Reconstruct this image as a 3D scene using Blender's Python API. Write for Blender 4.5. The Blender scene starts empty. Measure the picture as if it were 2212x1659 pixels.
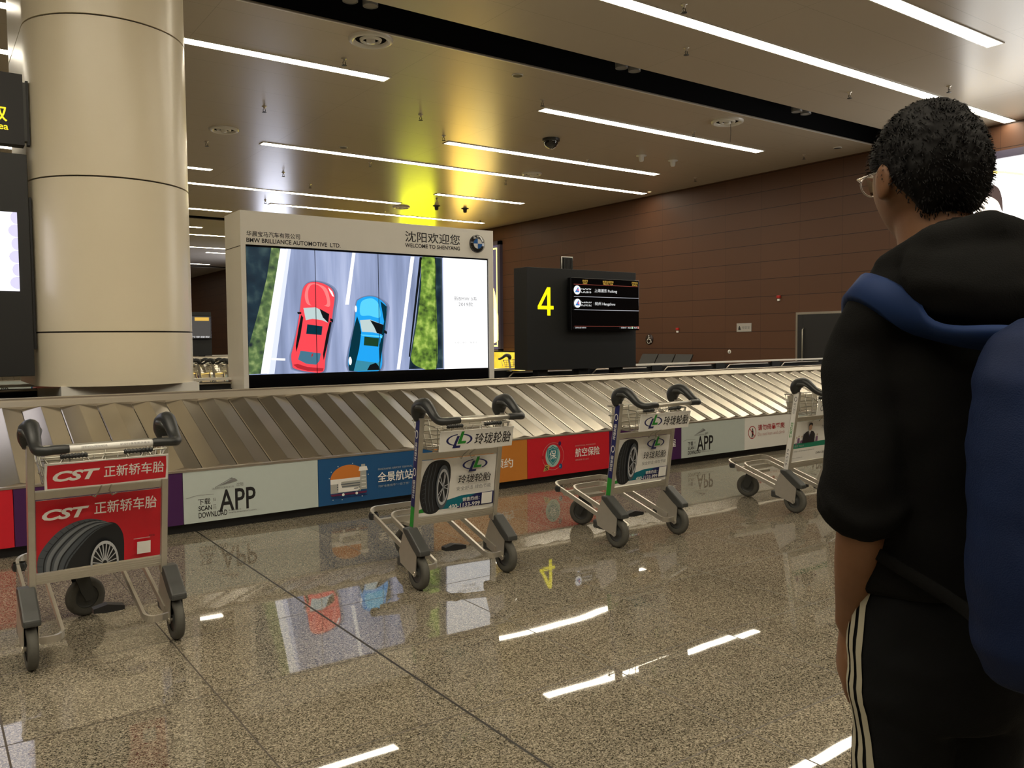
import bpy, math, random
from mathutils import Vector, Matrix, noise
random.seed(7)
SC = bpy.context.scene
COL = SC.collection
PI = math.pi

# ------------------------------------------------------------------ camera, world, exposure
cam_d = bpy.data.cameras.new('camera')
cam_d.sensor_fit = 'HORIZONTAL'; cam_d.sensor_width = 36.0
cam_d.lens = 1800.0 / 2212.0 * 36.0
cam_d.clip_start = 0.02; cam_d.clip_end = 300
cam = bpy.data.objects.new('camera', cam_d); COL.objects.link(cam)
FW = Vector((0.57901292, 0.81365615, -0.05203562)); RT = Vector((0.81447753, -0.58013435, -0.00839547)); UP = Vector((0.03701867, 0.03752076, 0.99860994))
cam.matrix_world = Matrix(((RT.x, UP.x, -FW.x, 0), (RT.y, UP.y, -FW.y, 0), (RT.z, UP.z, -FW.z, 1.4), (0, 0, 0, 1)))
SC.camera = cam
W = bpy.data.worlds.new('world'); SC.world = W; W.use_nodes = True
W.node_tree.nodes['Background'].inputs[0].default_value = (1.0, 0.86, 0.66, 1)
W.node_tree.nodes['Background'].inputs[1].default_value = 0.05
SC.view_settings.view_transform = 'Standard'; SC.view_settings.look = 'None'
SC.view_settings.exposure = 0.15; SC.view_settings.gamma = 1.0; SC.view_settings.use_curve_mapping = False
try:
    SC.cycles.use_denoising = True
    SC.cycles.max_bounces = 8; SC.cycles.diffuse_bounces = 4; SC.cycles.glossy_bounces = 4
    SC.cycles.sample_clamp_indirect = 6.0
except Exception:
    pass
STRIP_POWER = 20.0        # radiance of the ceiling light strips
LIGHT_COL = (1.0, 0.9, 0.71)

# ------------------------------------------------------------------ materials
def lin(c):
    if isinstance(c, str):
        c = tuple(int(c[i:i+2], 16) / 255 for i in (0, 2, 4))
        c = tuple(x / 12.92 if x <= .04045 else ((x + .055) / 1.055) ** 2.4 for x in c)
    return (c[0], c[1], c[2], 1.0)
MATS = {}
def mat(name, col=None, rough=.5, metal=0., spec=.5, emit=None, power=1., coat=0., var=0., vscale=20., bump=0., bscale=60.):
    if name in MATS: return MATS[name]
    m = bpy.data.materials.new(name); m.use_nodes = True; MATS[name] = m
    nt = m.node_tree; b = nt.nodes['Principled BSDF']
    c = lin(col if col is not None else (0, 0, 0))
    b.inputs['Base Color'].default_value = c
    b.inputs['Roughness'].default_value = rough; b.inputs['Metallic'].default_value = metal
    b.inputs['Specular IOR Level'].default_value = spec
    b.inputs['Coat Weight'].default_value = coat
    if emit is not None:
        b.inputs['Emission Color'].default_value = lin(emit); b.inputs['Emission Strength'].default_value = power
    if var or bump:
        tc = nt.nodes.new('ShaderNodeTexCoord')
        if var:
            n = nt.nodes.new('ShaderNodeTexNoise'); n.inputs['Scale'].default_value = vscale; n.inputs['Detail'].default_value = 5
            r = nt.nodes.new('ShaderNodeMapRange'); r.inputs[3].default_value = 1 - var; r.inputs[4].default_value = 1 + var
            x = nt.nodes.new('ShaderNodeMix'); x.data_type = 'RGBA'; x.blend_type = 'MULTIPLY'; x.inputs[0].default_value = 1
            nt.links.new(tc.outputs['Object'], n.inputs['Vector']); nt.links.new(n.outputs[0], r.inputs[0])
            nt.links.new(r.outputs[0], x.inputs[7]); x.inputs[6].default_value = c
            nt.links.new(x.outputs[2], b.inputs['Base Color'])
        if bump:
            n2 = nt.nodes.new('ShaderNodeTexNoise'); n2.inputs['Scale'].default_value = bscale; n2.inputs['Detail'].default_value = 4
            bp = nt.nodes.new('ShaderNodeBump'); bp.inputs['Strength'].default_value = bump; bp.inputs['Distance'].default_value = .01
            nt.links.new(tc.outputs['Object'], n2.inputs['Vector']); nt.links.new(n2.outputs[0], bp.inputs['Height']); nt.links.new(bp.outputs[0], b.inputs['Normal'])
    return m
class NB:
    """small node-tree builder"""
    def __init__(s, m): s.nt = m.node_tree; s.b = s.nt.nodes['Principled BSDF']
    def n(s, t, **k):
        o = s.nt.nodes.new('ShaderNode' + t)
        for a, v in k.items(): setattr(o, a, v)
        return o
    def l(s, a, b): s.nt.links.new(a, b)
    def math(s, op, a, b=None, c=None):
        o = s.n('Math', operation=op)
        for i, v in enumerate((a, b, c)):
            if v is None: continue
            if isinstance(v, (int, float)): o.inputs[i].default_value = v
            else: s.l(v, o.inputs[i])
        return o.outputs[0]
    def noise(s, vec, scale, detail=4):
        o = s.n('TexNoise'); o.inputs['Scale'].default_value = scale; o.inputs['Detail'].default_value = detail
        s.l(vec, o.inputs['Vector']); return o.outputs[0]
    def ramp(s, f, stops):
        o = s.n('ValToRGB'); e = o.color_ramp.elements
        while len(e) < len(stops): e.new(.5)
        for i, (p, c) in enumerate(stops): e[i].position = p; e[i].color = lin(c)
        s.l(f, o.inputs[0]); return o.outputs[0]
    def mix(s, f, a, b, blend='MIX'):
        o = s.n('Mix', data_type='RGBA', blend_type=blend)
        for i, v in ((0, f), (6, a), (7, b)):
            if isinstance(v, (int, float)): o.inputs[i].default_value = v
            elif isinstance(v, tuple): o.inputs[i].default_value = lin(v)
            else: s.l(v, o.inputs[i])
        return o.outputs[2]
    def joint(s, coord, off, pitch, half):
        """1 on joints of the given half width that repeat with the pitch"""
        t = s.math('SUBTRACT', coord, off); t = s.math('DIVIDE', t, pitch); t = s.math('ADD', t, .5); t = s.math('FRACT', t)
        t = s.math('SUBTRACT', t, .5); t = s.math('ABSOLUTE', t); return s.math('LESS_THAN', t, half / pitch)

def floor_material():
    m = mat('polished granite floor', (.3, .26, .2), rough=.07, spec=.5); k = NB(m)
    geo = k.n('NewGeometry'); sep = k.n('SeparateXYZ'); k.l(geo.outputs['Position'], sep.inputs[0]); X, Y = sep.outputs[0], sep.outputs[1]
    P = geo.outputs['Position']
    v = k.n('TexVoronoi'); v.inputs['Scale'].default_value = 230; k.l(P, v.inputs['Vector'])
    sc = k.n('SeparateColor'); k.l(v.outputs['Color'], sc.inputs[0])
    grain = k.ramp(sc.outputs[0], [(0., (.03, .026, .018)), (.17, (.09, .078, .056)), (.5, (.235, .204, .15)), (.8, (.315, .278, .21)), (1., (.46, .41, .32))])
    big = k.noise(P, 2.2, 3); mid = k.noise(P, 75, 4)
    tone = k.n('MapRange'); k.l(k.math('ADD', k.math('MULTIPLY', big, .35), k.math('MULTIPLY', mid, .95)), tone.inputs[0]); tone.inputs[1].default_value = .4; tone.inputs[2].default_value = .9; tone.inputs[3].default_value = .62; tone.inputs[4].default_value = 1.22
    # each slab its own shade
    fx = k.math('FLOOR', k.math('DIVIDE', k.math('SUBTRACT', X, 1.64), .72)); fy = k.math('FLOOR', k.math('DIVIDE', k.math('SUBTRACT', Y, 2.615), .735))
    cmb = k.n('CombineXYZ'); k.l(fx, cmb.inputs[0]); k.l(fy, cmb.inputs[1]); wn = k.n('TexWhiteNoise'); k.l(cmb.outputs[0], wn.inputs['Vector'])
    slab = k.math('ADD', k.math('MULTIPLY', wn.outputs['Value'], .16), .92)
    col = k.mix(1., grain, k.math('MULTIPLY', tone.outputs[0], slab), 'MULTIPLY')
    j = k.math('MAXIMUM', k.joint(X, 1.64, .72, .0036), k.joint(Y, 2.615, .735, .0036)); j2 = k.joint(X, 1.64, 7.2, .006)
    col = k.mix(k.math('MULTIPLY', j, .88), col, (.05, .04, .028)); col = k.mix(k.math('MULTIPLY', j2, .9), col, (.012, .01, .008))
    k.l(col, k.b.inputs['Base Color'])
    jj = k.math('MAXIMUM', j, j2)
    k.l(k.math('ADD', k.math('ADD', k.math('MULTIPLY', jj, .5), .012), k.math('MULTIPLY', big, .02)), k.b.inputs['Roughness'])
    # gentle polish waves, each slab laid at a slightly different tilt
    off = k.n('VectorMath', operation='ADD'); k.l(P, off.inputs[0]); k.l(wn.outputs['Color'], off.inputs[1])
    h = k.noise(off.outputs[0], 1.7, 1)
    bp = k.n('Bump'); bp.inputs['Strength'].default_value = 1.; bp.inputs['Distance'].default_value = .0013; k.l(h, bp.inputs['Height']); k.l(bp.outputs[0], k.b.inputs['Normal'])
    return m
def ceiling_material():
    m = mat('satin beige ceiling sheet', (.6, .53, .425), rough=.26, spec=.6); k = NB(m)
    geo = k.n('NewGeometry'); sep = k.n('SeparateXYZ'); k.l(geo.outputs['Position'], sep.inputs[0]); X, Y = sep.outputs[0], sep.outputs[1]
    j = k.math('MAXIMUM', k.joint(Y, 9.55, 1.15, .004), k.joint(X, 6.87, 3.37, .004))
    n = k.noise(geo.outputs['Position'], .35, 1); t = k.n('MapRange'); k.l(n, t.inputs[0]); t.inputs[3].default_value = .95; t.inputs[4].default_value = 1.05
    col = k.mix(1., (.6, .53, .425), t.outputs[0], 'MULTIPLY'); col = k.mix(k.math('MULTIPLY', j, .35), col, (.2, .17, .13))
    k.l(col, k.b.inputs['Base Color'])
    return m
def wall_material():
    m = mat('terracotta panel wall', (.14, .062, .03), rough=.5, spec=.35); k = NB(m)
    geo = k.n('NewGeometry'); sep = k.n('SeparateXYZ'); k.l(geo.outputs['Position'], sep.inputs[0]); Y, Z = sep.outputs[1], sep.outputs[2]
    jz = k.joint(Z, 1.115, .485, .007); jy = k.math('MULTIPLY', k.joint(Y, 13.8, 1.26, .005), .55)
    fy = k.math('FLOOR', k.math('DIVIDE', k.math('SUBTRACT', Y, 13.8), 1.26)); fz = k.math('FLOOR', k.math('DIVIDE', k.math('SUBTRACT', Z, 1.115), .485))
    cmb = k.n('CombineXYZ'); k.l(fy, cmb.inputs[0]); k.l(fz, cmb.inputs[1]); wn = k.n('TexWhiteNoise'); k.l(cmb.outputs[0], wn.inputs['Vector'])
    s = k.math('ADD', k.math('MULTIPLY', wn.outputs['Value'], .12), .94)
    col = k.mix(1., (.105, .047, .024), s, 'MULTIPLY'); col = k.mix(k.math('MAXIMUM', jz, jy), col, (.02, .009, .005)); k.l(col, k.b.inputs['Base Color'])
    return m
def foliage_screen(name, a, b, c, scale):
    m = mat(name, (0, 0, 0), rough=.3); k = NB(m); tc = k.n('TexCoord')
    n = k.noise(tc.outputs['Object'], scale, 8); v = k.n('TexVoronoi'); v.inputs['Scale'].default_value = scale * 1.6; k.l(tc.outputs['Object'], v.inputs['Vector'])
    f = k.math('ADD', k.math('MULTIPLY', n, .8), k.math('MULTIPLY', v.outputs[0], .25))
    k.l(k.ramp(f, [(.3, a), (.55, b), (.75, c)]), k.b.inputs['Emission Color']); k.b.inputs['Emission Strength'].default_value = 1.
    return m
def road_screen():
    m = mat('lit road picture', (0, 0, 0), rough=.3); k = NB(m); tc = k.n('TexCoord'); mp = k.n('Mapping')
    mp.inputs['Rotation'].default_value = (0, -.2, 0); mp.inputs['Scale'].default_value = (3.2, 1, .25); k.l(tc.outputs['Object'], mp.inputs[0])
    n = k.noise(mp.outputs[0], 1.7, 5)
    k.l(k.ramp(n, [(.25, (.17, .21, .34)), (.5, (.3, .36, .56)), (.72, (.52, .58, .8))]), k.b.inputs['Emission Color']); k.b.inputs['Emission Strength'].default_value = 1.
    return m
def belt_material():
    m = mat('worn stainless slat', (.43, .392, .328), rough=.23, metal=.88); k = NB(m); geo = k.n('NewGeometry'); P = geo.outputs['Position']
    big = k.noise(P, 3., 1)                                    # scuffed patches
    k.l(k.ramp(big, [(.3, (.4, .362, .3)), (.5, (.43, .392, .328)), (.72, (.46, .42, .35))]), k.b.inputs['Base Color'])
    return m

M_FLOOR = floor_material(); M_CEIL = ceiling_material(); M_WALL = wall_material(); M_BELT = belt_material()
M_BLACK = mat('black paint', (.012, .012, .013), rough=.5, var=.1)
M_SLOT = mat('matt black recess', (.004, .004, .005), rough=.8, spec=.1)
M_STRIP = mat('lit diffuser', (.8, .8, .8), emit=LIGHT_COL, power=STRIP_POWER)
M_WHITEMETAL = mat('off white enamel', (.88, .86, .8), rough=.3, coat=.3, var=.03, vscale=4)
M_COLUMN = mat('cream enamel sheet', (.86, .77, .58), rough=.28, spec=.6, var=.03, vscale=2)
M_SEAM = mat('dark seam', (.03, .025, .02), rough=.8)
M_GREY = mat('charcoal panel', (.0145, .016, .017), rough=.45, var=.06, vscale=3)
M_ALU = mat('satin aluminium', (.6, .57, .5), rough=.33, metal=.75, var=.06, vscale=30)
M_CHROME = mat('bright steel wire', (.42, .4, .34), rough=.35, metal=.8)
M_STEEL = mat('brushed steel trim', (.62, .57, .49), rough=.3, metal=.9, var=.08, vscale=6)
M_BAND = mat('dull steel band', (.52, .475, .395), rough=.42, metal=.55)
M_RUBBER = mat('grey rubber', (.085, .082, .07), rough=.75, var=.15, vscale=40, bump=.1)
M_DARKPL = mat('dark grey plastic', (.05, .052, .05), rough=.42, var=.08, vscale=30)
M_GRIP = mat('black moulded grip', (.022, .024, .024), rough=.38)
M_GLASSB = mat('black screen glass', (.004, .004, .005), rough=.12)
M_WHITE = mat('white print', (.84, .83, .79), rough=.4)
M_CARD = mat('white board', (.82, .81, .77), rough=.38, var=.02)
M_INK = mat('black ink', (.012, .011, .012), rough=.5)
M_RED = mat('red print', (.6, .011, .025), rough=.4, var=.05)
M_NAVY = mat('navy print', (.012, .015, .11), rough=.4)
M_GREEN = mat('green print', (.02, .27, .03), rough=.4)
M_TEAL = mat('teal print', (.0, .16, .22), rough=.4)
M_SMALLINK = mat('grey small print', (.2, .2, .2), rough=.5)

# ------------------------------------------------------------------ mesh helpers
class MB:
    def __init__(s): s.v = []; s.f = []; s.m = []; s.sm = []; s.mats = []
    def mi(s, m):
        if m not in s.mats: s.mats.append(m)
        return s.mats.index(m)
    def add(s, v, f, m, smooth=False):
        o = len(s.v); i = s.mi(m); s.v += [tuple(p) for p in v]
        for q in f: s.f.append(tuple(o + a for a in q)); s.m.append(i); s.sm.append(smooth)
        return s
    def box(s, a, b, m, M=None):
        (x0, y0, z0), (x1, y1, z1) = a, b
        v = [Vector(p) for p in ((x0,y0,z0),(x1,y0,z0),(x1,y1,z0),(x0,y1,z0),(x0,y0,z1),(x1,y0,z1),(x1,y1,z1),(x0,y1,z1))]
        if M is not None: v = [M @ p for p in v]
        return s.add(v, [(3,2,1,0),(4,5,6,7),(0,1,5,4),(1,2,6,5),(2,3,7,6),(3,0,4,7)], m)
    def prism(s, poly, d, m, org=(0,0,0), u=(1,0,0), v=(0,0,1), w=(0,1,0), smooth=False):
        """2D polygon in the u,v plane extruded by d along w"""
        o, u, v, w = Vector(org), Vector(u), Vector(v), Vector(w); n = len(poly)
        a = [o + u*p[0] + v*p[1] for p in poly]; b = [p + w*d for p in a]
        if u.cross(v).dot(w) * d > 0: fs = [tuple(range(n))[::-1], tuple(range(n, 2*n))] + [(i, (i+1) % n, n+(i+1) % n, n+i) for i in range(n)]
        else: fs = [tuple(range(n)), tuple(range(n, 2*n))[::-1]] + [((i+1) % n, i, n+i, n+(i+1) % n) for i in range(n)]
        # orientation depends on polygon winding
        ar = sum(poly[i][0]*poly[(i+1) % n][1] - poly[(i+1) % n][0]*poly[i][1] for i in range(n))
        if ar < 0: fs = [f[::-1] for f in fs]
        return s.add(a + b, fs, m, smooth)
    def tube(s, path, r, m, n=8, closed=False, sec=None, smooth=True, up=None):
        """sweep a circle of radius r (or per-point radii, or the 2D section sec) along the path"""
        P = [Vector(p) for p in path]; N = len(P); R = r if isinstance(r, (list, tuple)) else [r]*N
        if sec is None: sec = [(math.cos(2*PI*i/n), math.sin(2*PI*i/n)) for i in range(n)]
        k = len(sec); vs = []; prev = None
        for i in range(N):
            a = P[i-1] if (i or closed) else P[0]; b = P[(i+1) % N] if (i < N-1 or closed) else P[-1]
            t = (b - a).normalized()
            if up is not None: x = t.cross(Vector(up)); 
            elif prev is None: x = t.cross(Vector((0,0,1)) if abs(t.z) < .9 else Vector((1,0,0)))
            else: x = prev - t*prev.dot(t)
            x.normalize(); prev = x; y = x.cross(t)
            # widen at bends so the section stays even
            for q in sec: vs.append(P[i] + (x*q[0] + y*q[1])*R[i])
        fs = []
        for i in range(N if closed else N-1):
            for j in range(k): a, b = i*k+j, i*k+(j+1) % k; c, d = ((i+1) % N)*k+(j+1) % k, ((i+1) % N)*k+j; fs.append((a, d, c, b))
        if not closed: fs += [tuple(range(k)), tuple((N-1)*k+j for j in range(k))[::-1]]
        return s.add(vs, fs, m, smooth)
    def lathe(s, prof, m, org=(0,0,0), axis='z', n=24, smooth=True):
        o = Vector(org); vs = []; fs = []; k = len(prof)
        for i in range(n):
            a = 2*PI*i/n; c, t = math.cos(a), math.sin(a)
            for r, h in prof:
                p = {'z': (r*c, r*t, h), 'x': (h, r*c, r*t), 'y': (r*t, h, r*c)}[axis]; vs.append(o + Vector(p))
        for i in range(n):
            for j in range(k-1): a, b, c, d = i*k+j, ((i+1) % n)*k+j, ((i+1) % n)*k+j+1, i*k+j+1; fs.append((a, b, c, d))
        return s.add(vs, fs, m, smooth)
    def sphere(s, c, r, m, n=16, k=10):
        R = Vector(r if isinstance(r, (tuple, list)) else (r, r, r)); vs = []; fs = []
        for j in range(k+1):
            t = PI*j/k
            for i in range(n): a = 2*PI*i/n; vs.append(Vector(c) + Vector((R.x*math.sin(t)*math.cos(a), R.y*math.sin(t)*math.sin(a), -R.z*math.cos(t))))
        for j in range(k):
            for i in range(n): fs.append((j*n+i, j*n+(i+1) % n, (j+1)*n+(i+1) % n, (j+1)*n+i))
        return s.add(vs, fs, m, True)
    def loft(s, rings, m, n=20):
        """closed skin through elliptical rings: (centre, x half axis vector, y half axis vector)"""
        vs = []; fs = []
        for c, a, b in rings:
            c, a, b = Vector(c), Vector(a), Vector(b)
            for i in range(n): t = 2*PI*i/n; vs.append(c + a*math.cos(t) + b*math.sin(t))
        for j in range(len(rings)-1):
            for i in range(n): fs.append((j*n+i, j*n+(i+1) % n, (j+1)*n+(i+1) % n, (j+1)*n+i))
        fs += [tuple(range(n))[::-1], tuple((len(rings)-1)*n+i for i in range(n))]
        return s.add(vs, fs, m, True)
    def build(s, name, parent=None, loc=(0,0,0), rot=(0,0,0), bevel=0., fix=False):
        me = bpy.data.meshes.new(name); me.from_pydata(s.v, [], s.f)
        for mm in s.mats: me.materials.append(mm)
        me.polygons.foreach_set('material_index', s.m); me.polygons.foreach_set('use_smooth', s.sm); me.update()
        o = bpy.data.objects.new(name, me); COL.objects.link(o); o.location = loc; o.rotation_euler = rot
        if parent is not None: o.parent = parent
        if bevel:
            b = o.modifiers.new('bevel', 'BEVEL'); b.width = bevel; b.segments = 2; b.limit_method = 'ANGLE'; b.angle_limit = .7
        return o
def tag(o, label=None, cat=None, group=None, kind=None):
    for k, v in (('label', label), ('category', cat), ('group', group), ('kind', kind)):
        if v: o[k] = v
    return o
def empty(name, loc=(0,0,0), rz=0.):
    o = bpy.data.objects.new(name, None); COL.objects.link(o); o.location = loc; o.rotation_euler = (0, 0, rz); o.empty_display_size = .1
    return o
def copy_tree(o, parent=None):
    c = o.copy(); COL.objects.link(c)
    if parent is not None: c.parent = parent
    for ch in list(o.children): copy_tree(ch, c)
    return c

# lettering: glyph outlines filled to faces, fitted to a rectangle
_T = {}
def glyphs(text, bold=0., shear=0.):
    key = (text, bold, shear)
    if key in _T: return _T[key]
    cu = bpy.data.curves.new('lettering', 'FONT'); cu.body = text; cu.size = 1; cu.offset = bold; cu.shear = shear; cu.resolution_u = 3
    o = bpy.data.objects.new('lettering', cu); COL.objects.link(o)
    dg = bpy.context.evaluated_depsgraph_get(); dg.update(); me = o.evaluated_get(dg).to_mesh()
    v = [(p.co.x, p.co.y) for p in me.vertices]; f = [tuple(q.vertices) for q in me.polygons]
    o.evaluated_get(dg).to_mesh_clear(); bpy.data.objects.remove(o); bpy.data.curves.remove(cu)
    x0 = min(p[0] for p in v); x1 = max(p[0] for p in v); y0 = min(p[1] for p in v); y1 = max(p[1] for p in v)
    v = [((a-x0)/(x1-x0), (b-y0)/(y1-y0)) for a, b in v]
    _T[key] = (v, f); return _T[key]
def clip(poly, box):
    x0, y0, x1, y1 = box
    for ax, lim, sg in ((0, x0, 1), (0, x1, -1), (1, y0, 1), (1, y1, -1)):
        out = []
        for i in range(len(poly)):
            a, b = poly[i-1], poly[i]; da, db = (a[ax]-lim)*sg, (b[ax]-lim)*sg
            if (da < 0) != (db < 0): t = da/(da-db); out.append((a[0]+(b[0]-a[0])*t, a[1]+(b[1]-a[1])*t))
            if db >= 0: out.append(b)
        poly = out
        if not poly: return []
    return poly
def spline(pts, n=6, closed=True):
    out = []; N = len(pts)
    for i in range(N if closed else N-1):
        if closed: p0, p1, p2, p3 = pts[i-1], pts[i], pts[(i+1) % N], pts[(i+2) % N]
        else: p0, p1, p2, p3 = pts[max(i-1, 0)], pts[i], pts[i+1], pts[min(i+2, N-1)]
        for k in range(n):
            t = k/n; out.append(tuple(.5*(2*b + (c-a)*t + (2*a-5*b+4*c-d)*t*t + (3*b-a-3*c+d)*t**3) for a, b, c, d in zip(p0, p1, p2, p3)))
    if not closed: out.append(tuple(pts[-1]))
    return out
class Print:
    """flat printing on a board: shapes in (a,b) coordinates laid on the face in thin layers"""
    def __init__(s, mb, o, u, v, n, su=1., sv=1., step=.0005, box=None):
        s.mb, s.o, s.u, s.v, s.n, s.su, s.sv, s.step, s.k, s.boxc = mb, Vector(o), Vector(u), Vector(v), Vector(n), su, sv, step, 1, box
    def P(s, a, b): return s.o + s.u*(a*s.su) + s.v*(b*s.sv) + s.n*(s.step*s.k)
    def poly(s, pts, m, smooth=False, nl=True):
        if smooth: pts = spline(pts)
        if s.boxc: pts = clip(list(pts), s.boxc)
        if len(pts) < 3: return s
        ar = sum(pts[i-1][0]*pts[i][1] - pts[i][0]*pts[i-1][1] for i in range(len(pts)))
        if (ar < 0) == (s.u.cross(s.v).dot(s.n) > 0): pts = pts[::-1]
        s.mb.add([s.P(*p) for p in pts], [tuple(range(len(pts)))], m)
        if nl: s.k += 1
        return s
    def rect(s, a0, b0, a1, b1, m): return s.poly([(a0, b0), (a1, b0), (a1, b1), (a0, b1)], m)
    def disc(s, a, b, ra, rb, m, n=28, t0=0., t1=2*PI): return s.poly([(a+ra*math.cos(t0+(t1-t0)*i/n), b+rb*math.sin(t0+(t1-t0)*i/n)) for i in range(n + (abs(t1-t0) < 6.28))], m)
    def band(s, inner, outer, m):
        for i in range(len(inner)-1): s.poly([inner[i], inner[i+1], outer[i+1], outer[i]], m, nl=False)
        s.k += 1; return s
    def ring(s, a, b, ra, rb, w, m, n=32, t0=0., t1=2*PI, wb=None):
        wb = wb or w; A = [t0+(t1-t0)*i/n for i in range(n+1)]
        return s.band([(a+(ra-w)*math.cos(t), b+(rb-wb)*math.sin(t)) for t in A], [(a+ra*math.cos(t), b+rb*math.sin(t)) for t in A], m)
    def line(s, pts, w, m):
        for i in range(len(pts)-1):
            (a, b), (c, d) = pts[i], pts[i+1]; dx, dy = (c-a)*s.su, (d-b)*s.sv; L = math.hypot(dx, dy) or 1; nx, ny = -dy/L*w/2/s.su, dx/L*w/2/s.sv
            s.poly([(a+nx, b+ny), (a-nx, b-ny), (c-nx, d-ny), (c+nx, d+ny)], m, nl=False)
        s.k += 1; return s
    def text(s, t, a0, b0, a1, b1, m, bold=0., shear=0., rot=False):
        v, f = glyphs(t, bold, shear)
        if rot: q = [s.P(a1-(a1-a0)*y, b0+(b1-b0)*x) for x, y in v]          # reads upwards
        else: q = [s.P(a0+(a1-a0)*x, b0+(b1-b0)*y) for x, y in v]
        if s.u.cross(s.v).dot(s.n) < 0: f = [g[::-1] for g in f]
        s.mb.add(q, f, m); s.k += 1; return s
    def skip(s, n=1): s.k += n; return s

# ------------------------------------------------------------------ the hall
XW = 19.3; ZC = 6.0
def world(mb, name, root=None, **k):
    """build a mesh given in world coordinates, as a part of a thing whose Empty is not turned"""
    if root is not None:
        L = root.location; mb.v = [(x-L.x, y-L.y, z-L.z) for x, y, z in mb.v]
    return mb.build(name, root, **k)
def structure(mb, name, **k): return tag(mb.build(name, **k), kind='structure')

structure(MB().box((-14, -8, -.2), (XW, 75, 0), M_FLOOR), 'floor')
cb = MB()
SLOTS = [(10.47, 11.43), (31.35, 32.1), (51.5, 52.3)]
ys = [-8] + [y for s in SLOTS for y in s] + [75]
for i in range(0, len(ys), 2): cb.box((-14, ys[i], ZC), (XW, ys[i+1], ZC+.03), M_CEIL)
for a, b in SLOTS:
    cb.box((-14, a-.05, ZC+.9), (XW, b+.05, ZC+.95), M_SLOT); cb.box((-14, a-.05, ZC+.03), (XW, a, ZC+.9), M_SLOT); cb.box((-14, b, ZC+.03), (XW, b+.05, ZC+.9), M_SLOT)
    cb.box((-14, b-.03, ZC-.012), (XW, b, ZC), M_WHITEMETAL)
structure(cb, 'ceiling')
wb = MB(); wb.box((XW, -8, 0), (XW+.3, 38, ZC+.95), M_WALL); wb.box((15.85, 38, 0), (16.15, 75, ZC+.95), M_WALL); wb.box((15.85, 38, 0), (XW+.3, 38.3, ZC+.95), M_WALL)
structure(wb, 'wall_right')
structure(MB().box((-14, 75, 0), (16, 75.3, ZC+.95), M_WALL), 'wall_far')
structure(MB().box((-14.3, -8, 0), (-14, 75, ZC+.95), M_WALL), 'wall_left')
structure(MB().box((-14, -8.3, 0), (XW, -8, ZC+.95), M_WALL), 'wall_near')

# door in the brown wall
dm = MB(); x = XW-.02
dm.box((x-.04, 11.9, 0), (x+.02, 13.86, 2.09), M_STEEL); dr = structure(dm, 'door_1')
tag(dr, 'dark door in a steel frame in the brown wall')
q = MB().box((x-.06, 12.0, .02), (x-.03, 13.79, 2.03), M_BLACK); q.box((x-.065, 13.62, .02), (x-.05, 13.64, 2.0), M_GREY); q.build('door_leaf', dr)
MB().tube([(x-.07, 13.6, .7), (x-.11, 13.6, .75), (x-.11, 13.6, 1.62), (x-.07, 13.6, 1.67)], .018, M_CHROME).build('door_handle', dr)

# cream column with round ends, its sheet joints and its plinth
def stadium(cx, y0, y1, r, n=40):
    p = [(cx - r*math.cos(PI*i/n), y0 - r*math.sin(PI*i/n)) for i in range(n+1)]
    return p + [(cx + r*math.cos(PI*i/n), y1 + r*math.sin(PI*i/n)) for i in range(n+1)]
def ring_prism(mb, poly, z0, z1, m):
    n = len(poly); mb.add([(a, b, z0) for a, b in poly] + [(a, b, z1) for a, b in poly], [(i, (i+1) % n, n+(i+1) % n, n+i) for i in range(n)], m, True)
    mb.add([(a, b, z0) for a, b in poly], [tuple(range(n))[::-1]], m); mb.add([(a, b, z1) for a, b in poly], [tuple(range(n))], m)
cm = MB(); CX, CY, CR = 1.5, 8.47, .67; zz = [1.03, 1.505, 2.82, 4.16, 5.5, 6.03]
for a, b in zip(zz, zz[1:]): ring_prism(cm, stadium(CX, CY, 9.65, CR), a+.007, b-.007, M_COLUMN)
ring_prism(cm, stadium(CX, CY, 9.65, CR-.02), 1.05, 6.03, M_SEAM)
col = structure(cm, 'column'); tag(col, 'cream metal clad round column standing inside the carousel')
pl = MB().box((.98, 8.0, 0), (2.12, 10.2, 1.04), M_WHITEMETAL); pl.build('column_plinth', col)

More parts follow.
